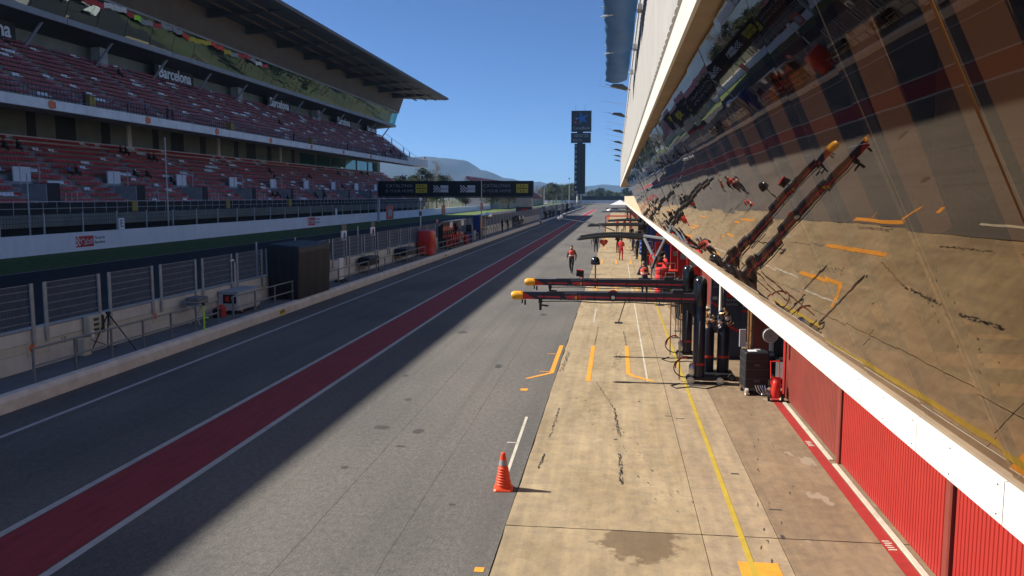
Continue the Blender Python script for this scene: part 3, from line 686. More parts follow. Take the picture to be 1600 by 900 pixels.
# hand rails along the platform edge
def handrail(y0, y1, label):
    t = thing('hand_rail', label, 'railing', (-14.3, y0, .385), 0, 'steel hand rails on the pit wall platform')
    n = max(1, round((y1 - y0) / 1.75))
    for k in range(n + 1): MB().box(-.025, .025, -.025 + k * (y1 - y0) / n, .025 + k * (y1 - y0) / n, 0, .86).build('post', 'rail_grey', t)
    for z in (.86, .42): MB().tube((0, -.03, z), (0, y1 - y0 + .03, z), .028, n=8).build('rail', 'rail_grey', t)
handrail(18.7, 28.4, 'grey steel hand rail nearest the camera beside the black tripod')
handrail(29.6, 37.4, 'grey steel hand rail beside the silver generator')
handrail(39.9, 47.0, 'grey steel hand rail just past the black covered stand')
handrail(48.6, 61.5, 'grey steel hand rail before the red covered cabinet')
handrail(66.5, 86, 'grey steel hand rail in front of the red open pit stand')
handrail(88, 101, 'grey steel hand rail in front of the blue pit stand')
handrail(116, 150, 'grey steel hand rail beyond the two dark figures')

# ------------------------------------------------------------------ pit building
pb = thing('pit_building', 'long pit building with leaning bronze glass front above red garage doors', 'building', (6, 80, 0))
GY0, GY1 = -6.95, 80.4
def part(name, mb, m, smooth=False): return mb.build(name, m, pb, smooth=smooth, world=True)
PANEL = 1.545
# white fascia panels
y = GY0
fm = MB().prism([(2.45, 2.93), (2.45, 3.215), (2.52, 3.225), (2.72, 3.225), (2.72, 2.93)], .010, PANEL, 'y'); fm.v = [(x - 6, y_, z) for x, y_, z in fm.v]; fm = fm.mesh('fascia_panel', 'fascia_white')
while y < 254: put('fascia_panel', fm, pb, (0, y - 80, 0)); y += PANEL * (1 if y < 60 else 1)
bolt = MB().lathe([(.006, 0), (.006, .004)], (0, 0, 0), 6, axis='x').mesh('fixing', 'steel_dark')
for k in range(24):
    for zz in (2.975, 3.17): put('fixing', bolt, pb, (2.444 - 6, GY0 + PANEL * (5 + k * .5) + .09 - 80, zz))
part('sill', MB().prism([(2.46, 3.228), (2.46, 3.25), (2.62, 3.25), (2.62, 3.228)], GY0, GY1, 'y'), 'soffit')
part('fascia_soffit', MB().box(2.722, 4.8, GY0, 254, 3.0, 3.1), 'white_dirty')
part('upper_floor', MB().box(2.722, 13, GY0, 254, 3.102, 3.2), 'floor_room')
# leaning panes, every one set a hair differently
GB, GT = Vector((2.50, 0, 3.25)), Vector((.90, 0, 6.72))
gd = (GT - GB); gl = gd.length; ang = math.atan2(-gd.x, gd.z)
pane = MB().box(-.006, .006, .009, PANEL - .009, 0, gl - .02).mesh('window_pane', 'glass_bronze')
mull = MB().box(-.05, .0, -.008, .008, 0, gl - .02).mesh('mullion', 'rail_grey')
rnd = random.Random(8); y = GY0
while y < GY1 - .5:
    o = put('window_pane', pane, pb, (GB.x - 6 + .02, y - 80, GB.z), (R(rnd.uniform(-.12, .12)), -ang + R(rnd.uniform(-.30, .30)), R(.42 + rnd.uniform(-.32, .32))))
    put('mullion', mull, pb, (GB.x - 6 + .088, y - 80, GB.z), (0, -ang, 0)); y += PANEL
# tan sheets added behind the nearest panes, making sunlit stripes between dark gaps
rb = random.Random(12); y = GY0 + PANEL * 4; k = 0
while y < 20:
    w = PANEL * [.62, .5, .70, .55, .4][k % 5]; h0 = gl * [.0, .25, .1, .45, .0][(k * 2) % 5]; sk = rb.uniform(-.25, .25)
    bm_ = MB().add([(0, .08, h0), (0, .08 + w, h0 + sk * .6), (0, .08 + w + sk, gl - .15), (0, .08 + sk, gl - .15), (.012, .08, h0), (.012, .08 + w, h0 + sk * .6), (.012, .08 + w + sk, gl - .15), (.012, .08 + sk, gl - .15)], [(0, 3, 2, 1), (4, 5, 6, 7), (0, 1, 5, 4), (1, 2, 6, 5), (2, 3, 7, 6), (3, 0, 4, 7)]).mesh('added_tan_sheet', 'sheet_tan')
    put('added_tan_sheet', bm_, pb, (GB.x - 6 + .30, y - 80, GB.z), (0, -ang, 0)); y += PANEL; k += 1
# room behind the glass
part('room_back_wall', MB().box(8.0, 8.2, GY0, GY1, 3.2, 6.7), 'wall_room')
part('room_ceiling', MB().box(1.02, 8.2, GY0, GY1, 6.76, 6.9), 'dark_room')
part('room_end_wall', MB().prism([(2.75, 3.2), (8, 3.2), (8, 6.75), (1.15, 6.75)], GY1 + .02, GY1 + .2, 'y'), 'white_dirty')
for yy in (4.2, 10.4, 16.6, 24.3, 32, 39.7, 47.5, 55, 63, 71):
    part('column', MB().tube((3.9, yy, 3.2), (3.9, yy, 6.76), .22, n=14), 'tan_column', True)
for yy in (6.3, 12.8, 20): part('room_beam', MB().box(2.2, 8, yy, yy + .35, 6.3, 6.75), 'dark_room')
for (xa, ya, xb, yb_) in ((4.6, 3.0, 6.4, 5.4), (4.8, 8.2, 6.6, 9.6), (4.6, 13.5, 6.4, 15.5)):
    part('room_counter', MB().box(xa, xb, ya, yb_, 3.2, 4.25), 'tan_column')
# eaves: soffit, white beam, recess, ribbed upper wall
part('eaves_soffit', MB().box(.72, 1.02, GY0, GY1, 6.74, 6.9), 'soffit')
part('terrace_soffit', MB().box(.72, 2.85, GY1, 161, 6.74, 6.9), 'soffit')
part('terrace_wall', MB().box(2.9, 3.2, GY1 + .2, 161, 3.2, 7.4), 'white_dirty')
y = GY0
while y < 161: part('eaves_beam', MB().box(.68, .718, y + .006, min(161, y + 6.18), 6.72, 7.06), 'white_dirty'); y += 6.18
part('eaves_top', MB().box(.68, 1.75, GY0, 161, 7.062, 7.1), 'white_dirty')
part('recess_wall', MB().box(1.62, 1.8, GY0, 161, 7.1, 7.52), 'soffit')
ribm = MB().prism([(0, 0), (.05, -.02), (.27, -.03), (.50, -.02), (.55, 0), (.55, .07), (0, .07)], 7.5, 11.75, 'z'); ribm.v = [(yv, x, z) for x, yv, z in ribm.v]; ribm = ribm.mesh('wall_panel', 'wall_ribbed')
y = GY0
while y < 161: put('wall_panel', ribm, pb, (.78 - 6, y - 80, 0)); y += .56
part('upper_body', MB().box(.90, 11, GY0, 161, 7.52, 11.7), 'white_dirty')
part('roof_slab', MB().box(.70, 11.3, GY0, 161, 11.76, 11.95), 'white_dirty')
# parapet beyond the glass
y = 82.5
while y < 254: part('parapet_panel', MB().box(2.46, 2.62, y + .01, min(254, y + 6.1), 3.23, 5.08), 'cream'); y += 6.1
# roof rail
mb = MB(); y = 40.
while y < 161: mb.box(.80, .84, y - .02, y + .02, 11.95, 13.0); y += 1.5
for z in (12.4, 13.0): mb.box(.79, .85, 40, 161, z - .025, z + .025)
tag(part('roof_rail', mb, 'white_metal'), kind='stuff')
# garage row: rear wall, piers, ceiling, doors and open bays
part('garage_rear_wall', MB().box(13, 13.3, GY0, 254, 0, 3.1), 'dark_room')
part('garage_floor', MB().box(4.37, 13, GY0, 254, -.05, .0), 'garage_floor')
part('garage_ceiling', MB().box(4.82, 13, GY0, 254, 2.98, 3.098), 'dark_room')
part('end_wall', MB().box(2.8, 13.3, 254, 254.3, 0, 5.0), 'cream')
BAY = 5.18; b0 = 10.72 - BAY * 3
doors = {0: 'red_door', 1: 'red_door', 2: 'red_door', 3: 'red_door', 4: 'dull_red_door', 7: 'dull_red_door', 8: 'dull_red_door', 13: 'dull_red_door', 14: 'red_door', 19: 'dull_red_door', 20: 'dull_red_door', 24: 'dull_red_door', 28: 'dull_red_door', 29: 'dull_red_door', 33: 'red_door'}
slat = MB().prism([(-.052, .03), (-.036, 0), (.036, 0), (.052, .03)], .06, 2.99, 'z'); slat.v = [(yv, x, z) for x, yv, z in slat.v]
SL = {m: slat.mesh('slat', m) for m in ('red_door', 'dull_red_door')}
i = 0; y = b0
while y < 250:
    part('pier', MB().rbox(4.19, 4.75, y - .09, y + .09, 0, 2.99, .02), 'dull_red_door' if i != 5 else 'red_door')
    if i in doors:
        m = doors[i]
        d = part('garage_door', MB().box(4.255, 4.30, y + .16, y + BAY - .16, .02, 2.99), m)
        tag(d, label='dull red corrugated garage door' if m == 'dull_red_door' else 'bright red corrugated garage door')
        n = 46 if i < 9 else 0; w = BAY - .36
        for k in range(n): put('slat', SL[m], d, (4.222 - 6, y + .18 + w * (k + .5) / n - 80, 0))
        MB().box(4.20, 4.245, y + BAY * .52, y + BAY * .52 + .07, 1.95, 2.15).build('door_handle', 'black', d, world=True)
        MB().box(4.09, 4.17, y + .12, y + BAY - .12, .002, .022).build('door_track', 'pale_line', d, world=True)
    i += 1; y += BAY
# garage interior walls between bays
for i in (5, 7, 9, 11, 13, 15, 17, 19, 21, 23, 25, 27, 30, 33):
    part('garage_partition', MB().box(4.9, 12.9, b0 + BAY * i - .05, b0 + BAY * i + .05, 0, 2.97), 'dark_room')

# ------------------------------------------------------------------ roof tarpaulins, floodlights and rods
tp = [(20.0, 28.6, 0), (28.9, 35.8, 1), (36.2, 42.6, 2)]
for k, (ya, yb_, q) in enumerate(tp):
    t = thing('awning', ['blue tarpaulin awning nearest the camera hanging off the pit building roof', 'blue tarpaulin awning in the middle of the three below the roof', 'blue tarpaulin awning at the far lower end of the three'][k], 'awning', (.7, ya, 11.0), 0, 'blue roof awnings')
    mb = MB(); nx, ny = 6, 8; L = yb_ - ya; vs = []
    for a in range(nx + 1):
        for b in range(ny + 1):
            u, v = a / nx, b / ny
            vs.append((-.12 - 1.10 * u - .12 * v * (q == 2) + .05 * (b % 2) * (a == nx), v * L, .35 - .12 * math.sin(math.pi * u) - .50 * v * (1.2 if q == 2 else .6) + .04 * math.sin(9 * v + 3 * u)))
    fs = [(a * (ny + 1) + b, (a + 1) * (ny + 1) + b, (a + 1) * (ny + 1) + b + 1, a * (ny + 1) + b + 1) for a in range(nx) for b in range(ny)]
    n = len(vs); mb.add(vs + [(x, y_, z + .015) for x, y_, z in vs], fs + [tuple(n + i for i in reversed(f)) for f in fs])
    mb.build('canvas', 'tarp', t, smooth=True)
    for v in (0.03, .97): MB().tube((.05, v * L, .42 - .3 * v), (-1.28, v * L, .36 - .5 * v), .03, n=6).build('arm', 'galv', t)
    MB().box(-.1, .14, L * .93, L * .99, .0, .2).build('bracket', 'white_dirty', t)
def flood(y, lab):
    t = thing('floodlight', lab, 'floodlight', (.72, y, 11.35), 0, 'floodlights along the pit building roof')
    MB().prism([(-1.15, .12), (-1.0, .22), (-.45, .20), (-.12, -.02), (-.2, -.12), (-.55, -.02)], -.35, .35, 'y').build('housing', 'steel_dark', t)
    MB().tube((-.2, 0, -.02), (.12, 0, -.12), .05, n=6).build('arm', 'white_dirty', t); MB().tube((-1.15, 0, .16), (-1.45, 0, .26), .015, n=5).build('spike', 'steel_dark', t)
for k in range(11): flood(50.5 + 10.2 * 1.66 * k if k < 7 else 50.5 + 10.2 * 1.66 * 6 + (k - 6) * 1.5, ('%s dark roof floodlight past the blue awnings' % ORD[k]) if k < 6 else 'tiny dark roof floodlight at the far end of the roofline') if k < 7 else None
for k in range(12):
    yy = 55.5 + 8.6 * k
    o = MB().tube((.75, yy, 11.8), (-1.25, yy - .3, 12.15), .018, .012, 5).build('rod', 'galv'); o.location = (0, 0, 0)
    tag(o, ('%s thin rod jutting from the roof past the nearest floodlight' % ORD[k]) if k < 4 else 'thin rod jutting from the distant part of the roof', 'rod', 'rods on the pit building roof')
# lamps and a fan unit under the fascia
t = thing('wall_fan', 'round grey fan unit on a bracket under the white fascia above the trolleys', 'fan', (3.75, 20.6, 1.65))
MB().lathe([(.08, -.08), (.16, -.075), (.185, 0), (.16, .075), (.08, .08)], (0, 0, 0), 18, axis='y').build('housing', 'steel_dark', t, smooth=True)
mb = MB()
for r in (.05, .09, .13, .17):
    mb.path([(r * math.cos(a * .393), -.09, r * math.sin(a * .393)) for a in range(17)], .008, 4)
mb.build('grille', 'galv', t); MB().box(-.03, .6, -.03, .03, -.03, .03).build('bracket', 'steel_dark', t); MB().tube((.0, .05, .15), (.0, .05, 1.33), .02, n=6).build('hanger', 'steel_dark', t)

# ------------------------------------------------------------------ timing tower
tt = thing('timing_tower', 'tall black timing tower with blue star logo and lap digits', 'tower', (-16.9, 387, 0))
MB().box(-2.4, 2.6, -.8, .8, 6.2, 29.0).build('digit_column', 'screen_face', tt)
MB().box(-4.0, 5.0, -1.1, 1.1, 29.4, 33.9).build('clock_box', 'screen_face', tt)
MB().box(-3.9, 5.2, -1.1, 1.1, 34.4, 43.8).build('logo_box', 'screen_face', tt)
MB().box(-1.2, 1.4, -.5, .5, 28.9, 34.5).build('spine', 'black', tt)
for x in (-.9, .7): MB().tube((x, 0, -.1), (x, 0, 6.3), .45, n=10).build('leg', 'white_dirty', tt)
for x in (-2.0, 2.2): MB().tube((x, 0, 43.7), (x, 0, 46.4), .06, n=5).build('aerial', 'steel_dark', tt)
st = MB(); pts = []
for k in range(10):
    a = math.pi / 2 + k * math.pi / 5 + .25; r = (3.3 if k % 2 == 0 else 1.15) * (1.15 if k in (2, 8) else 1); pts.append((.9 + r * math.cos(a), 40.3 + r * .92 * math.sin(a)))
st.prism(pts, -1.16, -1.11, 'y'); st.build('star', 'logo_blue', tt)
MB().lathe([(.55, -1.16), (.55, -1.11)], (-2.0, 0, 38.6), 12, axis='y').build('logo_dot', 'logo_red', tt)
MB().lathe([(.38, -1.16), (.38, -1.11)], (-1.6, 0, 40.3), 12, axis='y').build('logo_dot', 'logo_white', tt)
put('lettering', textmesh('CaixaBank', 1.85, 'logo_pale', .02), tt, (.65, -1.13, 36.0), FACE_MY)
put('lettering', textmesh('10:57:33', 2.0, 'logo_pale', .02), tt, (.5, -1.13, 32.5), FACE_MY)
put('lettering', textmesh('VOLTA', 1.4, 'logo_pale', .02), tt, (-1.2, -1.13, 30.5), FACE_MY)
for k in range(10): put('digit', textmesh(str((k + 1)), 1.75, 'logo_white', .02), tt, (-1.75, -.83, 27.8 - 2.33 * k), FACE_MY)

# ------------------------------------------------------------------ advertising bridge over the straight
ag = thing('advert_bridge', 'black advertising bridge over the straight with yellow and white logos', 'bridge', (-30, 161, 0))
MB().box(-16.5, 14.1, -.8, .8, 5.05, 8.0).build('banner_box', 'black', ag)
MB().box(-16.5, 14.1, -.7, .7, 4.75, 5.03).build('truss', 'steel_dark', ag)
MB().box(10.9, 13.9, -1.2, 1.2, 0, 4.75).build('leg', 'wall_cream', ag); MB().box(10.85, 13.95, -1.25, -1.21, 1.9, 3.0).build('leg_panel', 'steel_dark', ag)
MB().box(11.8, 13.2, -1.29, -1.26, 2.2, 2.7).build('leg_sign', 'logo_red', ag); MB().box(-16.9, -16.52, -.3, .3, 0, 7.6).build('leg', 'galv', ag)
for xo in (-12.2, 7.4):
    put('lettering', textmesh('CATALONIA', .95, 'logo_pale', .01), ag, (xo - (.3 if xo > 0 else 0), -.82, 7.05), FACE_MY)
    put('lettering', textmesh('IS YOUR HOME', .82, 'logo_pale', .01), ag, (xo - (.3 if xo > 0 else 0), -.82, 6.05), FACE_MY)
for xo in (-7.8, 12.0):
    b = MB().box(xo - 1.15, xo + 1.15, -.83, -.81, 5.7, 7.4).build('yellow_panel', 'yellow_board', ag)
    mb = MB(); mb.box(xo - .95, xo + .95, -.845, -.835, 6.5, 6.66)
    for (a, c) in ((-.3, 7.05), (.3, 7.05), (-.3, 6.05), (.3, 6.05)): mb.lathe([(.14, -.845), (.14, -.835)], (xo + a, 0, c), 8, axis='y')
    mb.build('emblem', 'black', b)
for xo in (-3.7, 1.6):
    b = MB().box(xo - .3, xo + 1.25, -.83, -.81, 5.8, 7.15).build('white_panel', 'logo_white', ag)
    mb = MB()
    for a in range(5):
        for c in range(5):
            if (a + c) % 2 == 0 and a + c < 8: mb.box(xo - 1.7 + a * .27, xo - 1.7 + (a + 1) * .27, -.83, -.81, 5.8 + c * .27, 5.8 + (c + 1) * .27)
    mb.build('checker', 'logo_white', b)
    put('lettering', textmesh('RACC', .56, 'steel_dark', .005), b, (xo + .48, -.835, 6.45), FACE_MY)

# ------------------------------------------------------------------ pit gantry with booms (nearest team)
def wheel(parent, c, r=.09, w=.05, tyre='rubber', hub='silver', axis='x', name='wheel'):
    o = MB().lathe([(r * .55, -w / 2), (r, -w / 2), (r, w / 2), (r * .55, w / 2)], c, 16, axis=axis).build(name, tyre, parent, smooth=True)
    MB().lathe([(r * .15, -w * .62), (r * .6, -w * .55), (r * .6, w * .55), (r * .15, w * .62)], c, 12, axis=axis).build('rim', hub, o, smooth=True); return o
def hose_loop(parent, p0, dx, dz, m, r=.016):
    return MB().path([(p0[0] + dx * math.cos(a), p0[1] + .06 * math.sin(2 * a), p0[2] + dz * math.sin(a)) for a in [R(d) for d in range(60, 331, 15)]], r, 6).build('hose', m, parent, smooth=True)
def boom_gantry(x, y, lab):
    t = thing('pit_gantry', lab, 'pit gantry', (x, y, 0), 0, 'navy pit gantries by the open garage')
    MB().rbox(-.28, .62, -.16, .16, .10, .19, .03).build('base', 'black', t)
    for px_ in (-.22, .55):
        for py in (-.2, .2): wheel(t, (px_, py, .10), .10, .05, 'rubber' if py > 0 else 'white_dirty', 'silver', 'y')
    MB().lathe([(.155, .2), (.16, .25), (.16, 2.08), (.155, 2.1)], (0, 0, 0), 20).build('column', 'navy', t, smooth=True)
    MB().lathe([(.175, 2.1), (.18, 2.2), (.18, 2.68), (.16, 2.79), (.11, 2.86), (.04, 2.89), (.0, 2.895)], (0, 0, 0), 20).build('column_cap', 'black_gloss', t, smooth=True)
    MB().lathe([(.164, .50), (.167, .51), (.167, .55), (.164, .56)], (0, 0, 0), 20).build('band', 'red_plastic', t, smooth=True)
    bz = 2.31
    b = MB().add([(.0, -.09, bz - .14), (.0, .09, bz - .14), (.0, .09, bz + .12), (.0, -.09, bz + .12), (-4.78, -.06, bz - .09), (-4.78, .06, bz - .09), (-4.78, .06, bz + .10), (-4.78, -.06, bz + .10)],
                 [(0, 1, 2, 3), (7, 6, 5, 4), (0, 4, 5, 1), (1, 5, 6, 2), (2, 6, 7, 3), (3, 7, 4, 0)]).build('boom', 'navy', t)
    def side(x): return -.09 + (-x / 4.78) * .03
    for (xa, xb, zo) in ((-.1, -1.15, 0), (-1.18, -3.05, 0), (-3.72, -4.35, 0)):
        ya, yb_ = side(xa) - .004, side(xb) - .004; h = .04
        MB().add([(xa, ya, bz - .05), (xb, yb_, bz - .05 + .012), (xb, yb_, bz - .05 + h + .012), (xa, ya, bz - .05 + h), (xa, ya + .01, bz - .05), (xb, yb_ + .01, bz - .038), (xb, yb_ + .01, bz + .002), (xa, ya + .01, bz - .01)],
                 [(0, 1, 2, 3), (7, 6, 5, 4), (0, 4, 5, 1), (1, 5, 6, 2), (2, 6, 7, 3), (3, 7, 4, 0)]).build('stripe', 'boom_red', b)
    yy = side(-3.4) - .006
    MB().lathe([(.052, yy - .004), (.052, yy + .004)], (-3.30, 0, bz - .03), 14, axis='y').build('emblem_disc', 'yellow_paint', b)
    for sg in (-1, 1):                                       # charging animal shape on either side of the disc
        P_ = [(.03, .0), (.05, .05), (.12, .06), (.20, .035), (.27, .05), (.30, .015), (.25, -.01), (.26, -.07), (.22, -.02), (.13, -.02), (.10, -.075), (.07, -.03)]
        MB().prism([(-3.30 + sg * a, bz - .03 + c) for a, c in P_], yy - .006, yy, 'y').build('emblem_beast', 'boom_red', b)
    put('lettering', textmesh('ASTON MARTIN', .055, 'logo_pale', .002), b, (-3.42, side(-3.4) - .006, bz + .075), FACE_MY)
    MB().lathe([(.02, -5.09), (.08, -5.075), (.115, -5.02), (.122, -4.93), (.115, -4.76), (.02, -4.75)], (0, 0, bz), 16, axis='x').build('boom_end', 'yellow_paint', t, smooth=True)
    MB().add([(-4.80, -.075, bz - .10), (-4.80, -.075, bz + .12), (-4.42, -.072, bz - .08), (-4.80, .075, bz - .10), (-4.80, .075, bz + .12), (-4.42, .072, bz - .08)], [(0, 1, 2), (3, 5, 4), (0, 3, 4, 1), (1, 4, 5, 2), (2, 5, 3, 0)]).build('end_chevron', 'red_plastic', t)
    g = MB(); g.tube((-4.28, 0, bz - .10), (-4.28, 0, bz - .40), .035, n=8); g.tube((-4.28, 0, bz - .26), (-4.06, 0, bz - .28), .025, n=8); g.box(-4.33, -4.23, -.05, .05, bz - .2, bz - .1); g.tube((-4.70, 0, bz - .12), (-4.70, 0, bz - .26), .025, n=8); g.tube((-4.78, 0, bz - .12), (-4.78, 0, bz - .22), .02, n=8)
    g.build('gun_holder', 'black', t)
    MB().path([(-4.1, -.02, bz + .11), (-3, -.02, bz + .13), (-2, .0, bz + .135), (-.9, .0, bz + .15), (-.2, .05, bz + .2)], .012, 5).build('air_line', 'black', t)
    for q in range(9): xq = -.5 - q * .46; MB().box(xq - .012, xq + .012, side(xq) - .012, -side(xq) + .012, bz - .145 + .005 * q, bz + .128 - .003 * q).build('cable_tie', 'black', b)
    MB().path([(-.15, -.08, bz - .12), (-.9, -.03, bz - .19), (-1.8, -.02, bz - .15), (-2.6, .0, bz - .18), (-3.4, .0, bz - .14), (-4.25, .0, bz - .16)], .014, 5).build('air_line', 'rubber', t, smooth=True)
    MB().rbox(-.75, -.45, -.12, .12, bz + .12, bz + .22, .02).build('valve_box', 'black', t); MB().add([(-.16, -.03, bz - .14), (-.16, .03, bz - .14), (-.55, .03, bz - .14), (-.55, -.03, bz - .14), (-.16, -.03, bz - .5), (-.16, .03, bz - .5)], [(0, 1, 2, 3), (0, 4, 5, 1), (2, 5, 4, 3), (0, 3, 4), (1, 5, 2)]).build('gusset', 'black', t)
    hose_loop(t, (-.40, -.05, .42), .26, .26, 'rubber'); MB().path([(-.36 + .26 * math.cos(R(d)), -.09, .44 + .26 * math.sin(R(d))) for d in range(80, 190, 12)], .02, 6).build('hose', 'red_plastic', t, smooth=True)
    MB().lathe([(.07, .24), (.09, .3), (.09, .5), (.05, .56)], (-.18, -.12, 0), 12).build('regulator', 'silver', t, smooth=True)
    MB().tube((-.05, -.2, .2), (.0, -.17, 1.7), .02, n=6).build('stay', 'steel_dark', t); MB().tube((-.5, .1, .05), (-.5, .1, 2.15), .02, n=6).build('prop', 'brass', t)
    return t
g1 = boom_gantry(2.26, 22.5, 'near navy pit gantry with red striped boom and yellow tip')
g2 = boom_gantry(2.24, 26.1, 'farther navy pit gantry with red striped boom and yellow tip')
for k, (pts_, m_, lab) in enumerate(((((1.75, 22.3, .02), (1.5, 22.0, .02), (1.62, 21.7, .02), (2.0, 21.9, .02), (2.4, 21.75, .02), (2.9, 22.3, .02)), 'rubber', 'black air hose snaking on the ground below the near gantry'), (((1.7, 26.0, .02), (1.45, 25.6, .02), (1.7, 25.2, .02), (2.2, 25.4, .02), (2.9, 25.0, .02)), 'rubber', 'black air hose snaking on the ground below the farther gantry'))):
    tag(MB().path([tuple(Vector(pts_[i]).lerp(Vector(pts_[i + 1]), f)) for i in range(len(pts_) - 1) for f in (0, .5)] + [pts_[-1]], .014, 6).build('air_hose', m_, None, True), lab, 'hose')
# round red sign on the near boom
t = thing('round_sign', 'small round red sign hooked on the near gantry boom', 'sign', (-.05, 22.38, 2.31))
MB().lathe([(.16, -.02), (.16, .02)], (0, .14, .02), 16, axis='y').build('disc', 'red_cloth', t); MB().box(-.10, .08, -.075, -.062, -.05, .05).build('plate', 'black', t); MB().lathe([(.05, -.10), (.05, -.075)], (.0, 0, 0), 10, axis='y').build('clip', 'silver', t)
# release lamp on a pole and signal box standing on the far boom
t = thing('signal_dome', 'black dome lamp on a slim pole above the farther gantry boom', 'lamp', (-.62, 26.1, 2.40))
MB().tube((0, 0, -.25), (0, 0, .50), .022, n=8).build('pole', 'steel_dark', t)
MB().lathe([(.13, .48), (.145, .51), (.142, .58), (.118, .66), (.07, .72), (.0, .74)], (0, 0, 0), 20).build('dome', 'black_gloss', t, smooth=True); MB().box(-.05, .05, -.09, .09, -.01, .04).build('clamp', 'brass', t)
t = thing('signal_box', 'black signal box with red hood on a short pole by the farther boom', 'signal', (-1.10, 26.16, 2.37))
MB().tube((0, 0, -.02), (0, 0, .13), .016, n=8).build('pole', 'steel_dark', t); MB().cbox((0, 0, .22), (.23, .12, .19), Matrix.Rotation(.12, 3, 'Y')).build('box', 'black', t); MB().cbox((.0, -.02, .325), (.24, .16, .03), Matrix.Rotation(.12, 3, 'Y')).build('hood', 'red_plastic', t); MB().cbox((-.02, -.065, .22), (.16, .02, .13), Matrix.Rotation(.12, 3, 'Y')).build('screen', 'screen_face', t)
# cross frame between columns and slim stands
t = thing('barrier_frame', 'thin black bent-tube frame standing behind the gantry booms', 'frame', (.6, 33, 0))
MB().path([(-.45, 0, .02), (-.15, 0, 1.02), (.0, 0, 1.08), (1.5, 0, 1.10), (1.75, .1, 1.0), (1.8, .1, .05)], .022, 6).build('frame', 'black', t, smooth=True); MB().tube((-.5, 0, .95), (1.75, .05, .98), .015, n=6).build('cross_bar', 'black', t); MB().box(-.6, -.3, -.2, .2, 0, .02).build('foot', 'black', t)
for k, (x, y) in enumerate(((2.15, 29.7), (2.35, 31.2))):
    t = thing('tyre_stand', ['slim black stand on a flat foot behind the near gantry column', 'slim black stand on a flat foot a little deeper behind the columns'][k], 'stand', (x, y, 0))
    MB().box(-.14, .14, -.1, .1, .002, .02).build('foot', 'steel_dark', t); MB().tube((0, 0, .02), (0, 0, 1.15), .016, n=6).build('pole', 'steel_dark', t); MB().box(-.2, .2, -.02, .02, 1.12, 1.18).build('bar', 'steel_dark', t)
# twin gas cylinders with valve cluster
t = thing('gas_trolley', 'two tall navy gas cylinders with brass valves on a black trolley', 'gas trolley', (2.78, 23.1, 0))
MB().rbox(-.42, .46, -.28, .28, .12, .20, .03).build('base', 'black', t)
for x in (-.36, .4): wheel(t, (x, -.31, .10), .10, .06, 'rubber', 'steel_dark', 'y'); wheel(t, (x, .31, .10), .10, .06, 'rubber', 'steel_dark', 'y')
for x in (-.22, .19):
    c = MB().lathe([(.15, .20), (.165, .24), (.165, 1.36), (.15, 1.44), (.09, 1.50), (.05, 1.52), (.05, 1.58)], (x, 0, 0), 20).build('cylinder', 'navy', t, smooth=True); MB().lathe([(.169, .60), (.171, .61), (.171, .655), (.169, .665)], (x, 0, 0), 20).build('band', 'red_plastic', c, smooth=True)
rv = random.Random(4); mb = MB()
for k in range(26):
    a = Vector((rv.uniform(-.36, .36), rv.uniform(-.2, .2), rv.uniform(1.5, 1.85))); b = a + Vector((rv.uniform(-.14, .14), rv.uniform(-.12, .12), rv.uniform(-.12, .12))); mb.tube(a, b, rv.uniform(.012, .035), n=6)
tag(mb.build('valve_cluster', 'brass', t), kind='stuff')
for k in range(6): MB().lathe([(.045, -.02), (.05, -.015), (.05, .015), (.02, .025)], (-.25 + .1 * k, -.16 - .03 * (k % 2), 1.6 + .05 * (k % 3)), 10, axis='y').build('gauge', 'silver' if k % 2 else 'black', t, smooth=True)
for k in range(5): MB().path([(-.3 + .14 * k, .0, 1.6), (-.34 + .16 * k, -.1, 1.78 + .03 * k), (-.2 + .14 * k, -.16, 1.74), (-.18 + .14 * k, -.17, 1.5)], .012, 5).build('valve_hose', 'rubber', t, smooth=True)
# flight case trolley, extinguisher trolley
t = thing('flight_case', 'dark wheeled flight case trolley with papers on top by the red door', 'trolley', (3.55, 21.5, 0), .08)
MB().rbox(-.30, .30, -.30, .30, .20, 1.10, .025).build('case', 'black', t); 
for z in (.42, .66, .88): MB().box(-.306, .306, -.306, .306, z, z + .012).build('edge_trim', 'steel_dark', t)
for z in (.35, .75): MB().box(-.07, .07, -.325, -.307, z, z + .06).build('latch', 'steel_dark', t)
MB().box(-.18, .02, -.2, .02, 1.102, 1.115).build('paper', 'logo_white', t); MB().box(.02, .16, .0, .16, 1.103, 1.112).build('paper', 'logo_pale', t)
for x in (-.24, .24):
    for yy in (-.26, .26): wheel(t, (x, yy, .10), .10, .06, 'white_dirty' if yy < 0 else 'rubber', 'brass', 'x')
MB().box(-.27, .27, -.27, .27, .12, .199).build('chassis', 'steel_dark', t); mb = MB()
for k in range(5): mb.path([(-.05 + .06 * k, -.36, .28), (.0 + .05 * k, -.40, .12 + .04 * (k % 3)), (.1 + .04 * k, -.42, .05), (.16 + .05 * k, -.38, .16)], .012, 5)
mb.build('cable', 'silver', t); MB().tube((-.12, .22, 1.1), (-.12, .22, 2.5), .03, n=8).build('mast', 'brass', t); MB().tube((-.02, .2, 1.1), (.03, .2, 2.2), .015, n=6).build('stay', 'steel_dark', t); MB().box(-.33, -.17, .24, .30, 1.15, 1.6).build('control_box', 'logo_pale', t)
t = thing('extinguisher_trolley', 'red fire extinguisher hand truck with black wheels at the garage pier', 'extinguisher', (3.94, 20.62, 0), -.1); t.scale = (.85, .85, .85)
MB().lathe([(.10, .12), (.13, .16), (.13, .52), (.11, .60), (.05, .66)], (0, .0, 0), 14).build('cylinder', 'red_plastic', t, smooth=True); MB().box(-.14, .14, .1, .14, .08, .7).build('frame_plate', 'red_plastic', t)
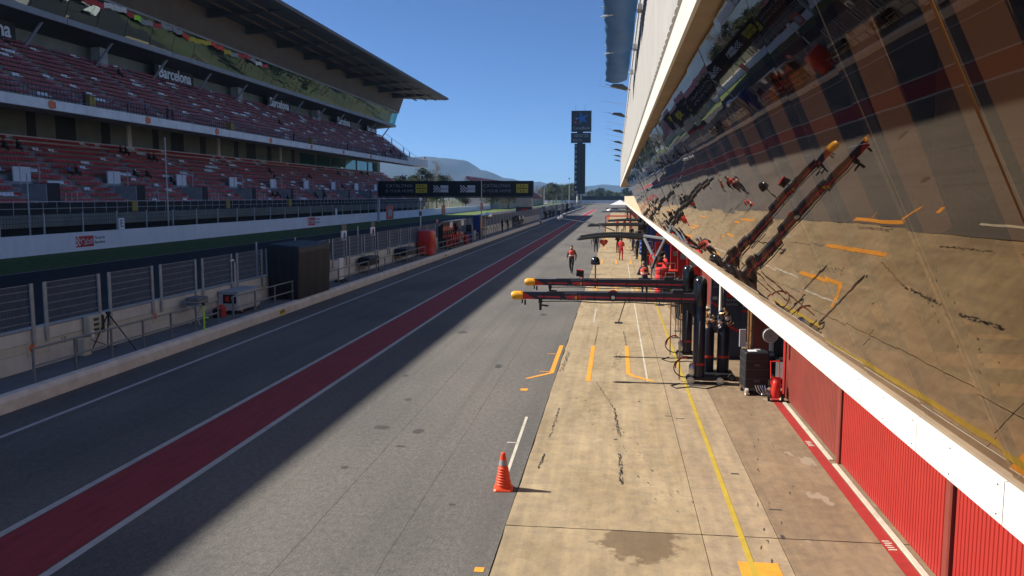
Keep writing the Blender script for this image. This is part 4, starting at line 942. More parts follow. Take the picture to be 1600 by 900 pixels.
for x in (-.12, .12): MB().tube((x, .13, .1), (x - .03, .22, 1.15), .018, n=6).build('handle_bar', 'red_plastic', t)
MB().tube((-.16, .22, 1.12), (.1, .22, 1.15), .018, n=6).build('grip', 'red_plastic', t); wheel(t, (-.19, .02, .12), .12, .06, 'rubber', 'black', 'x'); wheel(t, (.19, .02, .12), .12, .06, 'rubber', 'black', 'x')
MB().path([(0, 0, .66), (-.1, -.06, .8), (-.2, -.05, .55), (-.14, .0, .4), (-.2, .05, .62)], .016, 6).build('hose', 'rubber', t, smooth=True)
# partition boards with team marks
def board(x, y, w, h, lab, rz=0):
    t = thing('partition_board', lab, 'partition', (x, y, 0), rz, 'navy partition boards at the garage')
    b = MB().box(0, w, 0, .06, .03, h).build('panel', 'navy_panel', t); MB().box(-.03, w + .03, -.04, .1, 0, .03).build('foot', 'steel_dark', t)
    c = w * .45
    MB().box(c - .18, c + .2, -.008, -.002, h * .70, h * .79).build('logo_patch', 'red_plastic', b); MB().lathe([(.085, -.014), (.085, -.009)], (c, 0, h * .75), 14, axis='y').build('logo_sun', 'yellow_paint', b)
    put('lettering', textmesh('ASTON MARTIN', .10, 'logo_pale', .001), b, (c, -.006, h * .83), FACE_MY); put('lettering', textmesh('Red Bull', .11, 'logo_pale', .001), b, (c, -.006, h * .67), FACE_MY); put('lettering', textmesh('RACING', .10, 'logo_pale', .001), b, (c, -.006, h * .62), FACE_MY)
    MB().add([(0, -.004, h * .40), (0, -.004, h * .43), (w, -.004, h * .31), (w, -.004, h * .28)], [(0, 3, 2, 1)]).build('stripe', 'red_plastic', b); MB().box(w * .1, w * .4, -.007, -.003, h * .45, h * .49).build('logo_bar', 'logo_pale', b)
board(3.30, 25.9, .62, 2.75, 'navy partition board with red logo patch beside the gas cylinders', .25)
board(3.50, 31.0, .60, 2.75, 'navy partition board with red logo patch deeper in the garage row', .2)
board(4.2, 29.2, 1.4, 2.7, 'navy partition board partly hidden in the open garage', .0)
for (x, y, m, lab) in ((3.55, 28.6, 'white_metal', 'white upright post at the front of the open garage'), (3.75, 23.3, 'brass', 'rust brown upright post behind the flight case')):
    o = MB().tube((x, y, 0), (x, y, 2.98), .05, n=10).build('post', m, None, True); tag(o, lab, 'post')
t = thing('equipment_rack', 'dark equipment rack with grey boxes inside the open garage', 'rack', (5.2, 27, 0))
MB().rbox(-.3, .3, -.6, .6, .1, 1.9, .03).build('cabinet', 'navy', t)
for z in (.4, .8, 1.2, 1.55): MB().box(-.31, -.302, -.5, .5, z, z + .22).build('drawer', 'steel_dark', t)
t = thing('air_fan', 'low dark cooling unit with a round grille on the garage floor', 'cooler', (4.1, 22.9, 0)); MB().rbox(-.2, .2, -.3, .3, .05, .8, .04).build('casing', 'navy', t); MB().lathe([(.0, -.215), (.15, -.21), (.17, -.2)], (0, 0, .45), 14, axis='x').build('grille', 'steel_dark', t); MB().box(-.18, .18, -.28, .28, 0, .05).build('skid', 'black', t)

# ------------------------------------------------------------------ traffic cone
t = thing('traffic_cone', 'orange traffic cone with grey band standing on the pit lane edge', 'cone', (-1.86, 13.72, 0), .1)
MB().rbox(-.165, .165, -.165, .165, .004, .045, .03).build('base', 'cone_orange', t)
prof = [(.142, .045), (.138, .06)]
for k in range(7): z = .08 + k * .045; r = .134 - (z - .06) * .165; prof += [(r, z), (r + .006, z + .012), (r + .006, z + .026), (r - .004, z + .034)]
prof += [(.072, .43), (.042, .60), (.036, .638), (.028, .645)]
MB().lathe(prof, (0, 0, 0), 24).build('body', 'cone_orange', t, smooth=True)
MB().lathe([(.0755, .43), (.059, .52)], (0, 0, 0), 24).build('band', 'cone_band', t, smooth=True)

# ------------------------------------------------------------------ things on the pit wall platform
PZ = .385
t = thing('tripod', 'tall black tripod with spread legs on the pit wall platform', 'tripod', (-15.12, 23.1, PZ))
for (x, y) in ((-.22, -.62), (-.3, .35), (.78, .1)): MB().tube((0, 0, 1.12), (x, y, 0), .022, .016, 6).build('leg', 'black', t)
MB().rbox(-.06, .06, -.06, .06, 1.1, 1.18, .015).build('head', 'black', t)
t = thing('junction_box', 'beige electrical box with sockets fixed to the pit wall', 'electrical box', (-15.53, 22.75, .95))
MB().rbox(0, .22, -.28, .32, 0, .55, .03).build('casing', 'wall_cream', t); MB().rbox(.02, .2, .33, .5, -.02, .5, .03).build('meter', 'black', t)
for k in range(3): MB().box(.2, .24, -.08, .14, .08 + k * .15, .16 + k * .15).build('socket', 'steel_dark', t)
MB().box(.2, .25, -.24, -.1, -.1, .1).build('switch', 'logo_white', t)
o = thing('cable_box', 'small beige box with cable at the foot of the pit wall', 'electrical box', (-15.40, 22.3, PZ)); MB().rbox(-.12, .12, -.17, .17, 0, .5, .03).build('casing', 'wall_cream', o); MB().path([(.1, .1, .45), (.2, .4, .3), (.25, .9, .1), (.2, 1.3, .02)], .012, 5).build('cable', 'black', o)
t = thing('equipment_case', 'small silver and black case on a folding stand', 'case', (-15.05, 28.3, PZ))
MB().rbox(-.26, .26, -.38, .38, .70, 1.0, .03).build('case', 'cloth_grey', t); MB().box(-.265, .265, -.385, .385, .84, .86).build('rim', 'silver', t); MB().box(-.262, .262, -.382, .382, .70, .72).build('rim', 'silver', t)
mb = MB()
for s in (-1, 1): mb.tube((s * .2, -.2, 0), (-s * .2, .1, .7), .018, n=6); mb.tube((s * .2, .25, 0), (-s * .2, -.1, .7), .018, n=6)
mb.build('folding_stand', 'galv', t)
t = thing('generator', 'boxy silver generator on wheels beside the pit wall', 'generator', (-15.12, 31.9, PZ))
MB().rbox(-.42, .42, -1.02, 1.02, .14, .84, .04).build('casing', 'galv', t); MB().rbox(-.44, .44, -1.05, 1.05, .842, .9, .02).build('lid', 'logo_pale', t)
MB().box(-.2, .34, -1.035, -1.021, .42, .78).build('control_panel', 'black', t); MB().box(-.1, .05, -1.04, -1.036, .5, .7).build('gauge', 'red_plastic', t); MB().box(.15, .25, -1.04, -1.036, .55, .68).build('gauge', 'logo_pale', t)
for y in (-.7, .7): wheel(t, (-.38, y, .12), .12, .07); wheel(t, (.38, y, .12), .12, .07)
MB().path([(-.3, .3, .9), (-.3, .3, 1.95), (-.28, .15, 2.05), (-.28, -.15, 2.02)], .045, 8).build('exhaust_pipe', 'silver', t, smooth=True)
t = thing('fuel_can', 'red fuel can with black side beside the generator', 'jerrycan', (-15.1, 30.2, PZ)); MB().rbox(-.15, .15, -.2, .2, 0, .42, .06).build('can', 'red_plastic', t); MB().tube((-.05, -.1, .45), (.05, .1, .45), .02, n=6).build('handle', 'red_plastic', t); MB().rbox(-.15, .15, -.42, -.21, 0, .36, .05).build('black_can', 'black', t)
t = thing('marker_pole', 'fluorescent yellow-green pole with clamp at the platform edge', 'pole', (-14.12, 27.0, .39)); MB().tube((0, 0, 0), (0, 0, .9), .03, n=8).build('pole', 'hivis', t, True); MB().tube((-.02, 0, .45), (.05, .22, .40), .02, n=6).build('clamp', 'hivis', t); MB().rbox(-.04, .04, -.04, .04, .86, .96, .01).build('cap', 'black', t)
# draped black stand
t = thing('covered_stand', 'large pit stand draped in a black cover on the pit wall', 'covered stand', (-14.75, 37.6, PZ))
mb = MB(); nu = 44; prof = []; rc = random.Random(6)
ring = []
def rr(u, hx, hy):                                           # rounded rectangle perimeter
    p = [(hx, -hy), (hx, hy), (-hx, hy), (-hx, -hy)]; q = u * 4; i = int(q) % 4; f = q - int(q)
    a, b = p[i], p[(i + 1) % 4]; return a[0] + (b[0] - a[0]) * f, a[1] + (b[1] - a[1]) * f
levels = [(.02, .66, 2.02), (.5, .68, 2.04), (1.1, .71, 2.05), (1.7, .73, 2.06), (2.15, .76, 2.06), (2.36, .74, 2.05), (2.44, .68, 1.98)]
vs = []
for li, (z, hx, hy) in enumerate(levels):
    for j in range(nu):
        x, y = rr(j / nu, hx, hy); w = .03 * math.sin(j * 2.1) * (1 - li / 7) + rc.uniform(-.012, .012)
        l = math.hypot(x, y); sl = .10 if li >= 4 else .0
        w *= .35; vs.append((x + x / l * w, y + y / l * w, z + (.05 * (-x / hx) if li >= 4 else 0) + rc.uniform(-.01, .01)))
fs = [(a * nu + j, a * nu + (j + 1) % nu, (a + 1) * nu + (j + 1) % nu, (a + 1) * nu + j) for a in range(len(levels) - 1) for j in range(nu)] + [tuple(range((len(levels) - 1) * nu, len(levels) * nu))]
mb.add(vs, fs); mb.build('cover', 'black', t); MB().box(-.6, .6, -1.9, 1.9, 0, .05).build('base_frame', 'steel_dark', t)
t = thing('white_board', 'upright white panel on a stand just past the black cover', 'board', (-14.75, 43.4, PZ)); MB().box(-.04, .04, -.35, .35, .15, 1.3).build('panel', 'logo_white', t); mb = MB(); mb.box(-.25, .25, -.35, -.30, 0, .15); mb.box(-.25, .25, .3, .35, 0, .15); mb.build('feet', 'steel_dark', t)
def chairlike(x, y, s, lab):
    t = thing('equipment_bench', lab, 'equipment', (x, y, PZ)); MB().rbox(-.35 * s, .35 * s, -1.1 * s, 1.1 * s, .45, .95, .06).build('cover', 'black', t); mb = MB()
    for a in (-.3, .3):
        for b in (-1, 1): mb.tube((a * s, b * s, 0), (a * s, b * s, .46), .025, n=6)
    mb.build('legs', 'steel_dark', t); return t
chairlike(-15.05, 49.6, 1.0, 'low dark covered bench between the white panel and sign poles'); chairlike(-15.05, 58.6, 1.3, 'low dark covered bench just before the red cabinet')
for k, (x, y, lab) in enumerate(((-15.72, 46.9, 'white square sign on a pole, nearer of the two behind the pit fence'), (-15.72, 52.7, 'white square sign on a pole, farther of the two behind the pit fence'))):
    t = thing('sign_pole', lab, 'sign', (x, y, .4)); MB().tube((0, 0, 0), (0, 0, 2.75), .05, n=8).build('pole', 'galv', t); MB().box(-.03, .05, -.42, .42, 2.05, 2.62).build('panel', 'logo_white' , t); MB().box(-.03, .05, -.45, .45, 2.68, 2.98).build('header', 'steel_dark', t)
    MB().lathe([(.2, .052), (.2, .06)], (0, 0, 2.33), 12, axis='x').build('emblem', 'logo_blue' if k == 0 else 'black', t)
for k, (x, y, h) in enumerate(((-15.72, 35.0, 2.7), (-15.72, 39.5, 2.7), (-15.72, 49.6, 2.9))):
    o = MB().tube((x, y, 1.2), (x, y, 1.2 + h - .9), .035, n=6).build('thin_pole', 'galv', None, True); tag(o, 'thin grey pole on the pit wall, ' + ['left one above the black cover', 'right one above the black cover', 'between the two square signs'][k], 'pole')
for (x, y, h, lab) in ((-15.72, 66.2, 4.65, 'tall lamp post with white globe behind the red pit stand'), (-15.72, 97.2, 6.9, 'tall plain grey mast behind the blue pit stand')):
    t = thing('lamp_post', lab, 'pole', (x, y, .3)); MB().tube((0, 0, 0), (0, 0, h - .3), .06, .045, 8).build('pole', 'galv', t, True)
    if h < 5: MB().lathe([(.02, h - .35), (.13, h - .25), (.14, h - .15), (.06, h - .05), (0, h - .03)], (0, 0, 0), 10).build('globe', 'logo_white', t, True); MB().box(-.1, .1, -.1, .1, h - 1.5, h - 1.15).build('box', 'steel_dark', t)
# red covered cabinet and red open pit stand
t = thing('covered_cabinet', 'tall cabinet under a glossy red cover at the pit wall', 'cabinet', (-14.8, 64.3, PZ))
mb = MB(); vs = []; nu = 28; rc = random.Random(9)
for (z, k) in ((.08, .90), (.35, .96), (.5, .9), (.9, 1.0), (1.3, 1.03), (1.7, 1.0), (1.9, .95), (1.98, .8)):
    for j in range(nu):
        a = 2 * math.pi * j / nu; ex = lambda v: math.copysign(abs(v) ** .45, v)
        vs.append((.62 * k * ex(math.cos(a)) + rc.uniform(-.02, .02), .95 * k * ex(math.sin(a)) + rc.uniform(-.02, .02), z))
mb.add(vs, [(a * nu + j, a * nu + (j + 1) % nu, (a + 1) * nu + (j + 1) % nu, (a + 1) * nu + j) for a in range(7) for j in range(nu)] + [tuple(range(7 * nu, 8 * nu))]); mb.build('cover', 'red_plastic', t, smooth=True)
mb = MB()
for a in (-.4, .4):
    for b in (-.6, .6): mb.tube((a, b, 0), (a, b, .15), .04, n=6)
mb.build('feet', 'galv', t); MB().path([(.3, .95, 1.6), (.45, 1.1, 1.2), (.5, 1.15, .4), (.4, 1.2, .05)], .09, 6).build('hanging_cloth', 'logo_pale', t, True)
def pit_stand(y, L, lab, body, roofm, seatm, h=2.45):
    t = thing('pit_stand', lab, 'pit stand', (-14.95, y, PZ))
    MB().box(-.55, -.47, -L / 2, L / 2, .1, h - .5).build('rear_panel', body, t)
    for s in (-1, 1): MB().prism([(-.55, .1), (.1, .1), (.1, .9), (-.2, 1.0), (-.1, h - .2), (-.55, h - .5)], s * L / 2 - .03, s * L / 2 + .03, 'y').build('side_panel', 'black' if y < 100 else roofm, t)
    MB().prism([(-.75, h - .55), (-.1, h - .05), (.6, h), (.6, h + .05), (-.1, h + .0), (-.8, h - .5)], -L / 2 - .1, L / 2 + .1, 'y').build('roof', roofm, t)
    MB().box(-.45, .0, -L / 2, L / 2, .85, .93).build('desk', 'steel_dark', t)
    n = max(2, int(L / .9))
    for k in range(n):
        y_ = -L / 2 + (k + .5) * L / n
        m = MB().box(-.44, -.38, y_ - .25, y_ + .25, 1.1, 1.5).build('monitor', 'screen_face', t)
        c = MB(); c.tube((.32, y_, 0), (.32, y_, .6), .03, n=6); c.rbox(.15, .5, y_ - .18, y_ + .18, .6, .68, .03); c.rbox(.45, .52, y_ - .18, y_ + .18, .68, 1.15, .02); c.tube((.2, y_ - .2, .25), (.45, y_ + .2, .25), .02, n=5); c.build('chair', seatm, t)
    MB().box(-.6, .62, -L / 2, L / 2, .0, .1).build('deck', 'steel_dark', t)
    for s in (-.42, .0, .36): MB().cbox((.48, s * L, h - .32), (.05, L * .16, .5), None).build('hanging_panel', 'logo_white' if s else 'black', t)
    return t
t = pit_stand(75.5, 7.0, 'open pit stand with white canopy and red stools', 'red_plastic', 'white_metal', 'red_plastic')
MB().lathe([(.45, -.05), (.5, 0), (.35, .05)], (-.85, -2.6, 2.15), 14, axis='x').build('roof_pod', 'red_plastic', t, smooth=True)
t = thing('red_drum', 'red cylinder with black top standing beside the red pit stand', 'drum', (-14.5, 80.0, PZ)); MB().lathe([(.22, 0), (.25, .05), (.25, .85), (.2, .95)], (0, 0, 0), 14).build('body', 'red_cloth', t, smooth=True); MB().lathe([(.2, .95), (.22, 1.0), (.12, 1.15), (0, 1.2)], (0, 0, 0), 14).build('top', 'black', t, smooth=True)
t = thing('blue_locker', 'blue and grey wheeled locker between red and blue stands', 'locker', (-15.0, 85.0, PZ)); MB().rbox(-.4, .4, -1.0, 1.0, .1, 1.0, .05).build('body', 'blue', t); MB().rbox(-.3, .3, -.6, .4, 1.0, 1.75, .05).build('screen', 'navy', t); MB().box(.35, .42, .2, 1.4, .1, 1.1).build('flap', 'logo_pale', t)
t = thing('pit_stand', 'tall blue pit stand with silver round canopy nose', 'pit stand', (-15.0, 93.5, PZ))
MB().box(-.6, .2, -3.2, -3.1, 0, 2.5).build('side_panel', 'blue', t); MB().box(-.6, -.5, -3.1, 3.2, 0, 2.5).build('rear_panel', 'navy', t); mb = MB()
for y in (-3.25, -.6): mb.tube((.35, y, 0), (.35, y, 2.55), .06, n=6)
mb.tube((.35, -3.25, 2.55), (.35, 3.0, 2.6), .06, n=6); mb.build('frame', 'silver', t); MB().box(-.6, .4, -3.2, 3.2, 2.5, 2.56).build('roof', 'blue', t)
MB().lathe([(.05, 1.6), (.35, 1.75), (.45, 2.4), (.42, 3.2), (.3, 3.7), (.05, 3.85)], (.2, 0, 2.35), 14, axis='y').build('canopy_nose', 'silver', t, smooth=True); MB().box(-.5, .1, -3.0, 3.0, .8, .9).build('desk', 'black', t)
MB().box(.21, .23, -3.22, -3.0, 1.2, 1.9).build('logo', 'logo_red', t)
fs_ = [(176, 6, 'navy', 'silver', 'black', 'pit stand with pale blue canopy beyond the advert bridge'), (196, 5, 'navy', 'logo_white', 'black', 'dark pit stand with small white panel far along'), (214, 7, 'black', 'silver', 'black', 'tall black pit stand far along the pit wall'), (240, 7, 'logo_pale', 'logo_pale', 'cloth_grey', 'pale grey pit stand near the far end'), (262, 6, 'black', 'black', 'black', 'black pit stand at the far end in sunlight'), (290, 7, 'cloth_grey', 'logo_pale', 'cloth_grey', 'farthest grey pit stand before the timing tower'), (128, 6, 'cloth_grey', 'steel_dark', 'black', 'low grey pit stand before the advert bridge')]
for (y, L, b, r, s, lab) in fs_: pit_stand(y, L, lab, b, r, s, 2.6 if y != 128 else 1.7)

# ------------------------------------------------------------------ equipment of the teams further down
def far_gantry(y, x0, x1, z, lab, m='black', arch=.0, strut='silver', twin=True, post=None):
    t = thing('pit_gantry', lab, 'pit gantry', (x1, y, 0), 0, 'pit gantries of the teams further down')
    L = x1 - x0
    for k, dy in enumerate((0, 3.4) if twin else (0,)):
        pts = [(-L * q / 8, dy, z + arch * math.sin(math.pi * min(1, q / 8 * .9)) - (.12 * (q / 8) ** 2)) for q in range(9)]
        MB().path(pts, [.13 - .006 * q for q in range(9)], 8).build('boom', m, t, smooth=True)
        e = pts[-1]; MB().tube((e[0] - .12, e[1], e[2]), (e[0] + .02, e[1], e[2]), .07, n=8).build('boom_end', 'silver', t, smooth=True)
        MB().tube((e[0] * .8, dy, e[2]), (e[0] * .8, dy, e[2] - .3), .02, n=5).build('gun_holder', 'steel_dark', t)
        MB().tube((0, dy, 0), (0, dy, z + .35), .12, n=10).build('column', strut if post else m, t, smooth=True); MB().rbox(-.35, .45, dy - .25, dy + .25, 0, .12, .03).build('base', 'black', t)
    return t
t = far_gantry(50.5, -2.25, 1.75, 2.5, 'black arched pit gantry with silver struts by the red garage', 'black', .16)
for (a, b, m_) in (((-.05, 0, 2.66), (1.0, -3.4, 2.66), 'silver'), ((1.0, -3.4, 2.66), (.42, -5.2, 1.75), 'silver'), ((.42, -5.2, 1.75), (.2, -5.6, 1.2), 'black'), ((-.05, 0, 2.5), (.42, -4.6, 1.5), 'silver'), ((.42, -5.2, 1.75), (.42, -5.2, .03), 'silver')): MB().tube(a, b, .085, .075, 10).build('strut', m_, t, smooth=True)
far_gantry(79, -2.6, 2.6, 2.35, 'plain black pit gantry behind the arched one', 'black', .02)
far_gantry(96, -.9, 2.7, 2.3, 'short black pit gantry further down the apron', 'black', .02)
far_gantry(150, -2.5, 2.6, 2.4, 'distant dark pit gantry before the white car', 'steel_dark', 0)
far_gantry(190, -2.2, 2.6, 2.4, 'farthest dark pit gantry near the end of the apron', 'steel_dark', 0)
t = thing('lamp_boom', 'long thin black rod with white lamps at its tip over the pit lane', 'lamp boom', (-1.7, 79, 2.4)); MB().tube((0, 0, 0), (-4.2, 8, .35), .05, .03, 6).build('rod', 'black', t); MB().tube((.1, 0, -.05), (1.6, -8, -.3), .05, n=6).build('brace', 'black', t)
for k in range(2): MB().lathe([(0, -.1), (.14, -.08), (.16, .0), (.1, .1)], (-4.2 + .25 * k, 8, .35 + .15 * k), 10, axis='y').build('lamp', 'logo_white', t, smooth=True)
t = thing('pink_gantry', 'thin pinkish red square frame gantry far along the apron', 'pit gantry', (-1.4, 112, 0))
for a, b in (((0, 0, 0), (0, 0, 2.35)), ((0, 0, 2.35), (3.4, 0, 2.35)), ((3.4, 0, 2.35), (3.4, 0, 0)), ((0, 5, 0), (0, 5, 2.35)), ((0, 5, 2.35), (3.4, 5, 2.35)), ((0, 0, 2.35), (0, 5, 2.35))): MB().tube(a, b, .05, n=6).build('bar', 'red_cloth', t)
t = thing('stop_sign', 'red heart shaped stop board on a stick over the apron', 'sign', (-.85, 60, 0)); 
pts = [(.30 * math.sin(a) ** 3, 1.72 + .30 * (.81 * math.cos(a) - .31 * math.cos(2 * a) - .12 * math.cos(3 * a) - .06 * math.cos(4 * a))) for a in [2 * math.pi * q / 24 for q in range(24)]]
MB().prism(pts, -.02, .02, 'y').build('board', 'red_plastic', t); MB().box(-.09, .09, -.03, -.022, 1.62, 1.82).build('mark', 'orange_paint', t); MB().tube((0, 0, 1.5), (.0, .3, 2.2), .02, n=6).build('stick', 'steel_dark', t); MB().tube((0, .3, 2.2), (.0, .3, 2.45), .02, n=6).build('hook', 'steel_dark', t)
# red panels, trolleys and racks of the red team
rnd = random.Random(21)
for k, (x, y, w, h, m, lab) in enumerate(((3.5, 41.6, .6, 2.6, 'red_plastic', 'red upright partition nearest in the red garage'), (3.4, 46.5, .7, 2.6, 'red_plastic', 'red upright partition just behind the nearest red one'), (3.3, 50.8, .7, 2.4, 'red_cloth', 'dark red partition behind the silver struts'), (2.7, 57.8, .5, 1.9, 'red_plastic', 'narrow red cabinet on the apron beyond the struts'), (3.4, 62, .8, 2.4, 'blue', 'blue partition beyond the red garage'), (2.9, 70, 1.0, 2.5, 'blue', 'broad blue banner with orange emblem beyond the red garage'), (2.8, 76, 1.0, 2.4, 'blue', 'second broad blue banner further down'), (3.0, 104, 1.0, 2.6, 'black', 'black partition far down the garages'))):
    t = thing('partition_board', lab, 'partition', (x, y, 0), .1); b = MB().box(0, w, 0, .08, .03, h).build('panel', m, t); MB().box(-.04, w + .04, -.1, .18, 0, .03).build('foot', 'steel_dark', t)
    if m == 'blue': MB().lathe([(.22, -.02), (.22, -.004)], (w * .6, 0, h * .72), 12, axis='y').build('emblem', 'orange_paint', b)
    else: MB().box(w * .2, w * .8, -.01, -.002, h * .6, h * .72).build('emblem', 'logo_pale', b)
def rack(x, y, s, m, lab, wh=True):
    t = thing('tool_trolley', lab, 'trolley', (x, y, 0), rnd.uniform(-.2, .2)); MB().rbox(-.3 * s, .3 * s, -.35 * s, .35 * s, .16, .95 * s, .03).build('cabinet', m, t)
    for z in (.35, .55, .75): MB().box(-.27 * s, .27 * s, -.36 * s, -.352 * s, z * s, (z + .13) * s).build('drawer', 'steel_dark', t)
    for a in (-.24, .24):
        for b in (-.28, .28): wheel(t, (a * s, b * s, .08), .08, .04)
    MB().path([(-.2 * s, 0, .95 * s), (-.2 * s, 0, 1.25 * s), (.2 * s, 0, 1.25 * s), (.2 * s, 0, .95 * s)], .02, 5).build('handle', 'silver', t); return t
rack(2.6, 40.2, 1.1, 'black', 'black tool trolley in front of the nearest red partition'); rack(2.9, 44.5, 1.2, 'red_plastic', 'red tool trolley below the silver struts'); rack(2.7, 49.0, 1.2, 'red_plastic', 'red tool trolley deeper behind the silver struts'); rack(3.2, 37.4, 1.2, 'black', 'black tool trolley at the foot of the dull red doors'); rack(2.6, 66, 1.2, 'navy', 'navy tool trolley before the blue banners'); rack(2.4, 84, 1.3, 'cloth_grey', 'grey tool trolley far down the apron')
t = thing('air_hose_reel', 'dark tyre rack with wheels before the dull red doors', 'rack', (3.0, 35.2, 0))
for k in range(3): MB().lathe([(.17, -.17), (.30, -.17), (.33, -.1), (.33, .1), (.30, .17), (.17, .17)], (0, .42 * k, .36), 18, axis='y').build('tyre', 'rubber', t, smooth=True)
mb = MB(); mb.tube((-.3, -.25, .05), (-.3, 1.2, .05), .02, n=6); mb.tube((.3, -.25, .05), (.3, 1.2, .05), .02, n=6); mb.path([(-.3, -.25, .05), (-.3, -.25, 1.1), (.3, -.25, 1.1), (.3, -.25, .05)], .02, 6); mb.build('frame', 'red_plastic', t)
for k, (x, y, m_, lab) in enumerate(((2.35, 43.0, 'red_cloth', 'stack of covered tyres in red before the silver struts'), (2.95, 55.2, 'rubber', 'stack of bare black tyres beyond the silver struts'), (2.2, 61.5, 'red_cloth', 'second red covered tyre stack further along the apron'), (2.35, 72.5, 'blue', 'blue covered tyre stack before the blue banners'), (2.3, 88.0, 'rubber', 'stack of black tyres far down the apron'))):
    t = thing('tyre_stack', lab, 'tyres', (x, y, 0))
    for q in range(4): MB().lathe([(.17, .02), (.30, .02), (.335, .08), (.335, .28), (.30, .34), (.17, .34)], (.01 * (q % 2), 0, .35 * q), 18).build('tyre', m_, t, smooth=True)
for k, (x, y, h, m_, lab) in enumerate(((1.95, 45.6, 1.9, 'red_plastic', 'thin red pole stand in front of the silver struts'), (2.1, 56.5, 2.0, 'steel_dark', 'thin dark pole stand beyond the silver struts'), (1.6, 71.0, 1.9, 'navy_panel', 'thin navy pole stand near the person in dark jacket'), (2.05, 38.6, 1.7, 'steel_dark', 'thin dark pole stand just past the bending person'))):
    t = thing('pole_stand', lab, 'stand', (x, y, 0)); MB().tube((0, 0, .02), (0, 0, h), .025, n=6).build('pole', m_, t); MB().box(-.2, .2, -.15, .15, 0, .025).build('foot', 'steel_dark', t); MB().tube((-.25, 0, h - .1), (.3, 0, h), .02, n=6).build('arm', m_, t); MB().path([(.3, 0, h), (.32, 0, h - .5), (.2, .05, h - .9), (.25, 0, h - .55)], .015, 5).build('hose', 'rubber', t, smooth=True)
t = thing('apron_lamp', 'small black dome lamp low in front of the dull red garage door', 'lamp', (3.05, 33.1, 0)); MB().tube((0, 0, 0), (0, 0, 1.75), .025, n=6).build('pole', 'steel_dark', t); MB().lathe([(.15, 1.75), (.17, 1.8), (.14, 1.93), (.06, 2.0), (0, 2.01)], (0, 0, 0), 14).build('dome', 'black_gloss', t, smooth=True); MB().box(-.15, .15, -.15, .15, 0, .03).build('foot', 'steel_dark', t)
t = thing('marker_can', 'small red and white canister on the pit lane edge', 'canister', (-1.95, 49, 0)); MB().lathe([(.10, 0), (.12, .02), (.12, .35), (.06, .42), (.05, .5)], (0, 0, 0), 12).build('can', 'red_plastic', t, smooth=True); MB().lathe([(.122, .15), (.124, .16), (.124, .22), (.122, .23)], (0, 0, 0), 12).build('band', 'logo_white', t, smooth=True)
# white car parked at the end of the lane
t = thing('parked_car', 'low white car parked where the apron ends', 'car', (-.6, 268, 0), .5)
MB().prism([(-2.2, .3), (2.2, .3), (2.25, .7), (1.9, .85), (1.0, .95), (.4, 1.4), (-1.0, 1.42), (-1.7, 1.0), (-2.2, .9)], -.88, .88, 'y').build('body', 'white_metal', t)
MB().prism([(.85, .98), (.38, 1.36), (-.95, 1.38), (-1.55, 1.02)], -.89, .89, 'y').build('window', 'black_gloss', t)
for a in (-1.35, 1.4):
    for b in (-.82, .82): wheel(t, (a, b, .32), .32, .2, axis='y')
t = thing('marquee', 'white pointed marquee at the end of the pit lane', 'tent', (1.2, 276, 0)); MB().add([(-3.2, -3, 2.3), (3, -3, 2.3), (3, 3, 2.3), (-3.2, 3, 2.3), (0, 0, 3.9)], [(0, 1, 4), (1, 2, 4), (2, 3, 4), (3, 0, 4), (3, 2, 1, 0)]).build('canopy', 'white_metal', t)
for a in (-3, 2.9):
    for b in (-2.9, 2.9): MB().tube((a, b, 0), (a, b, 2.35), .05, n=6).build('pole', 'galv', t)

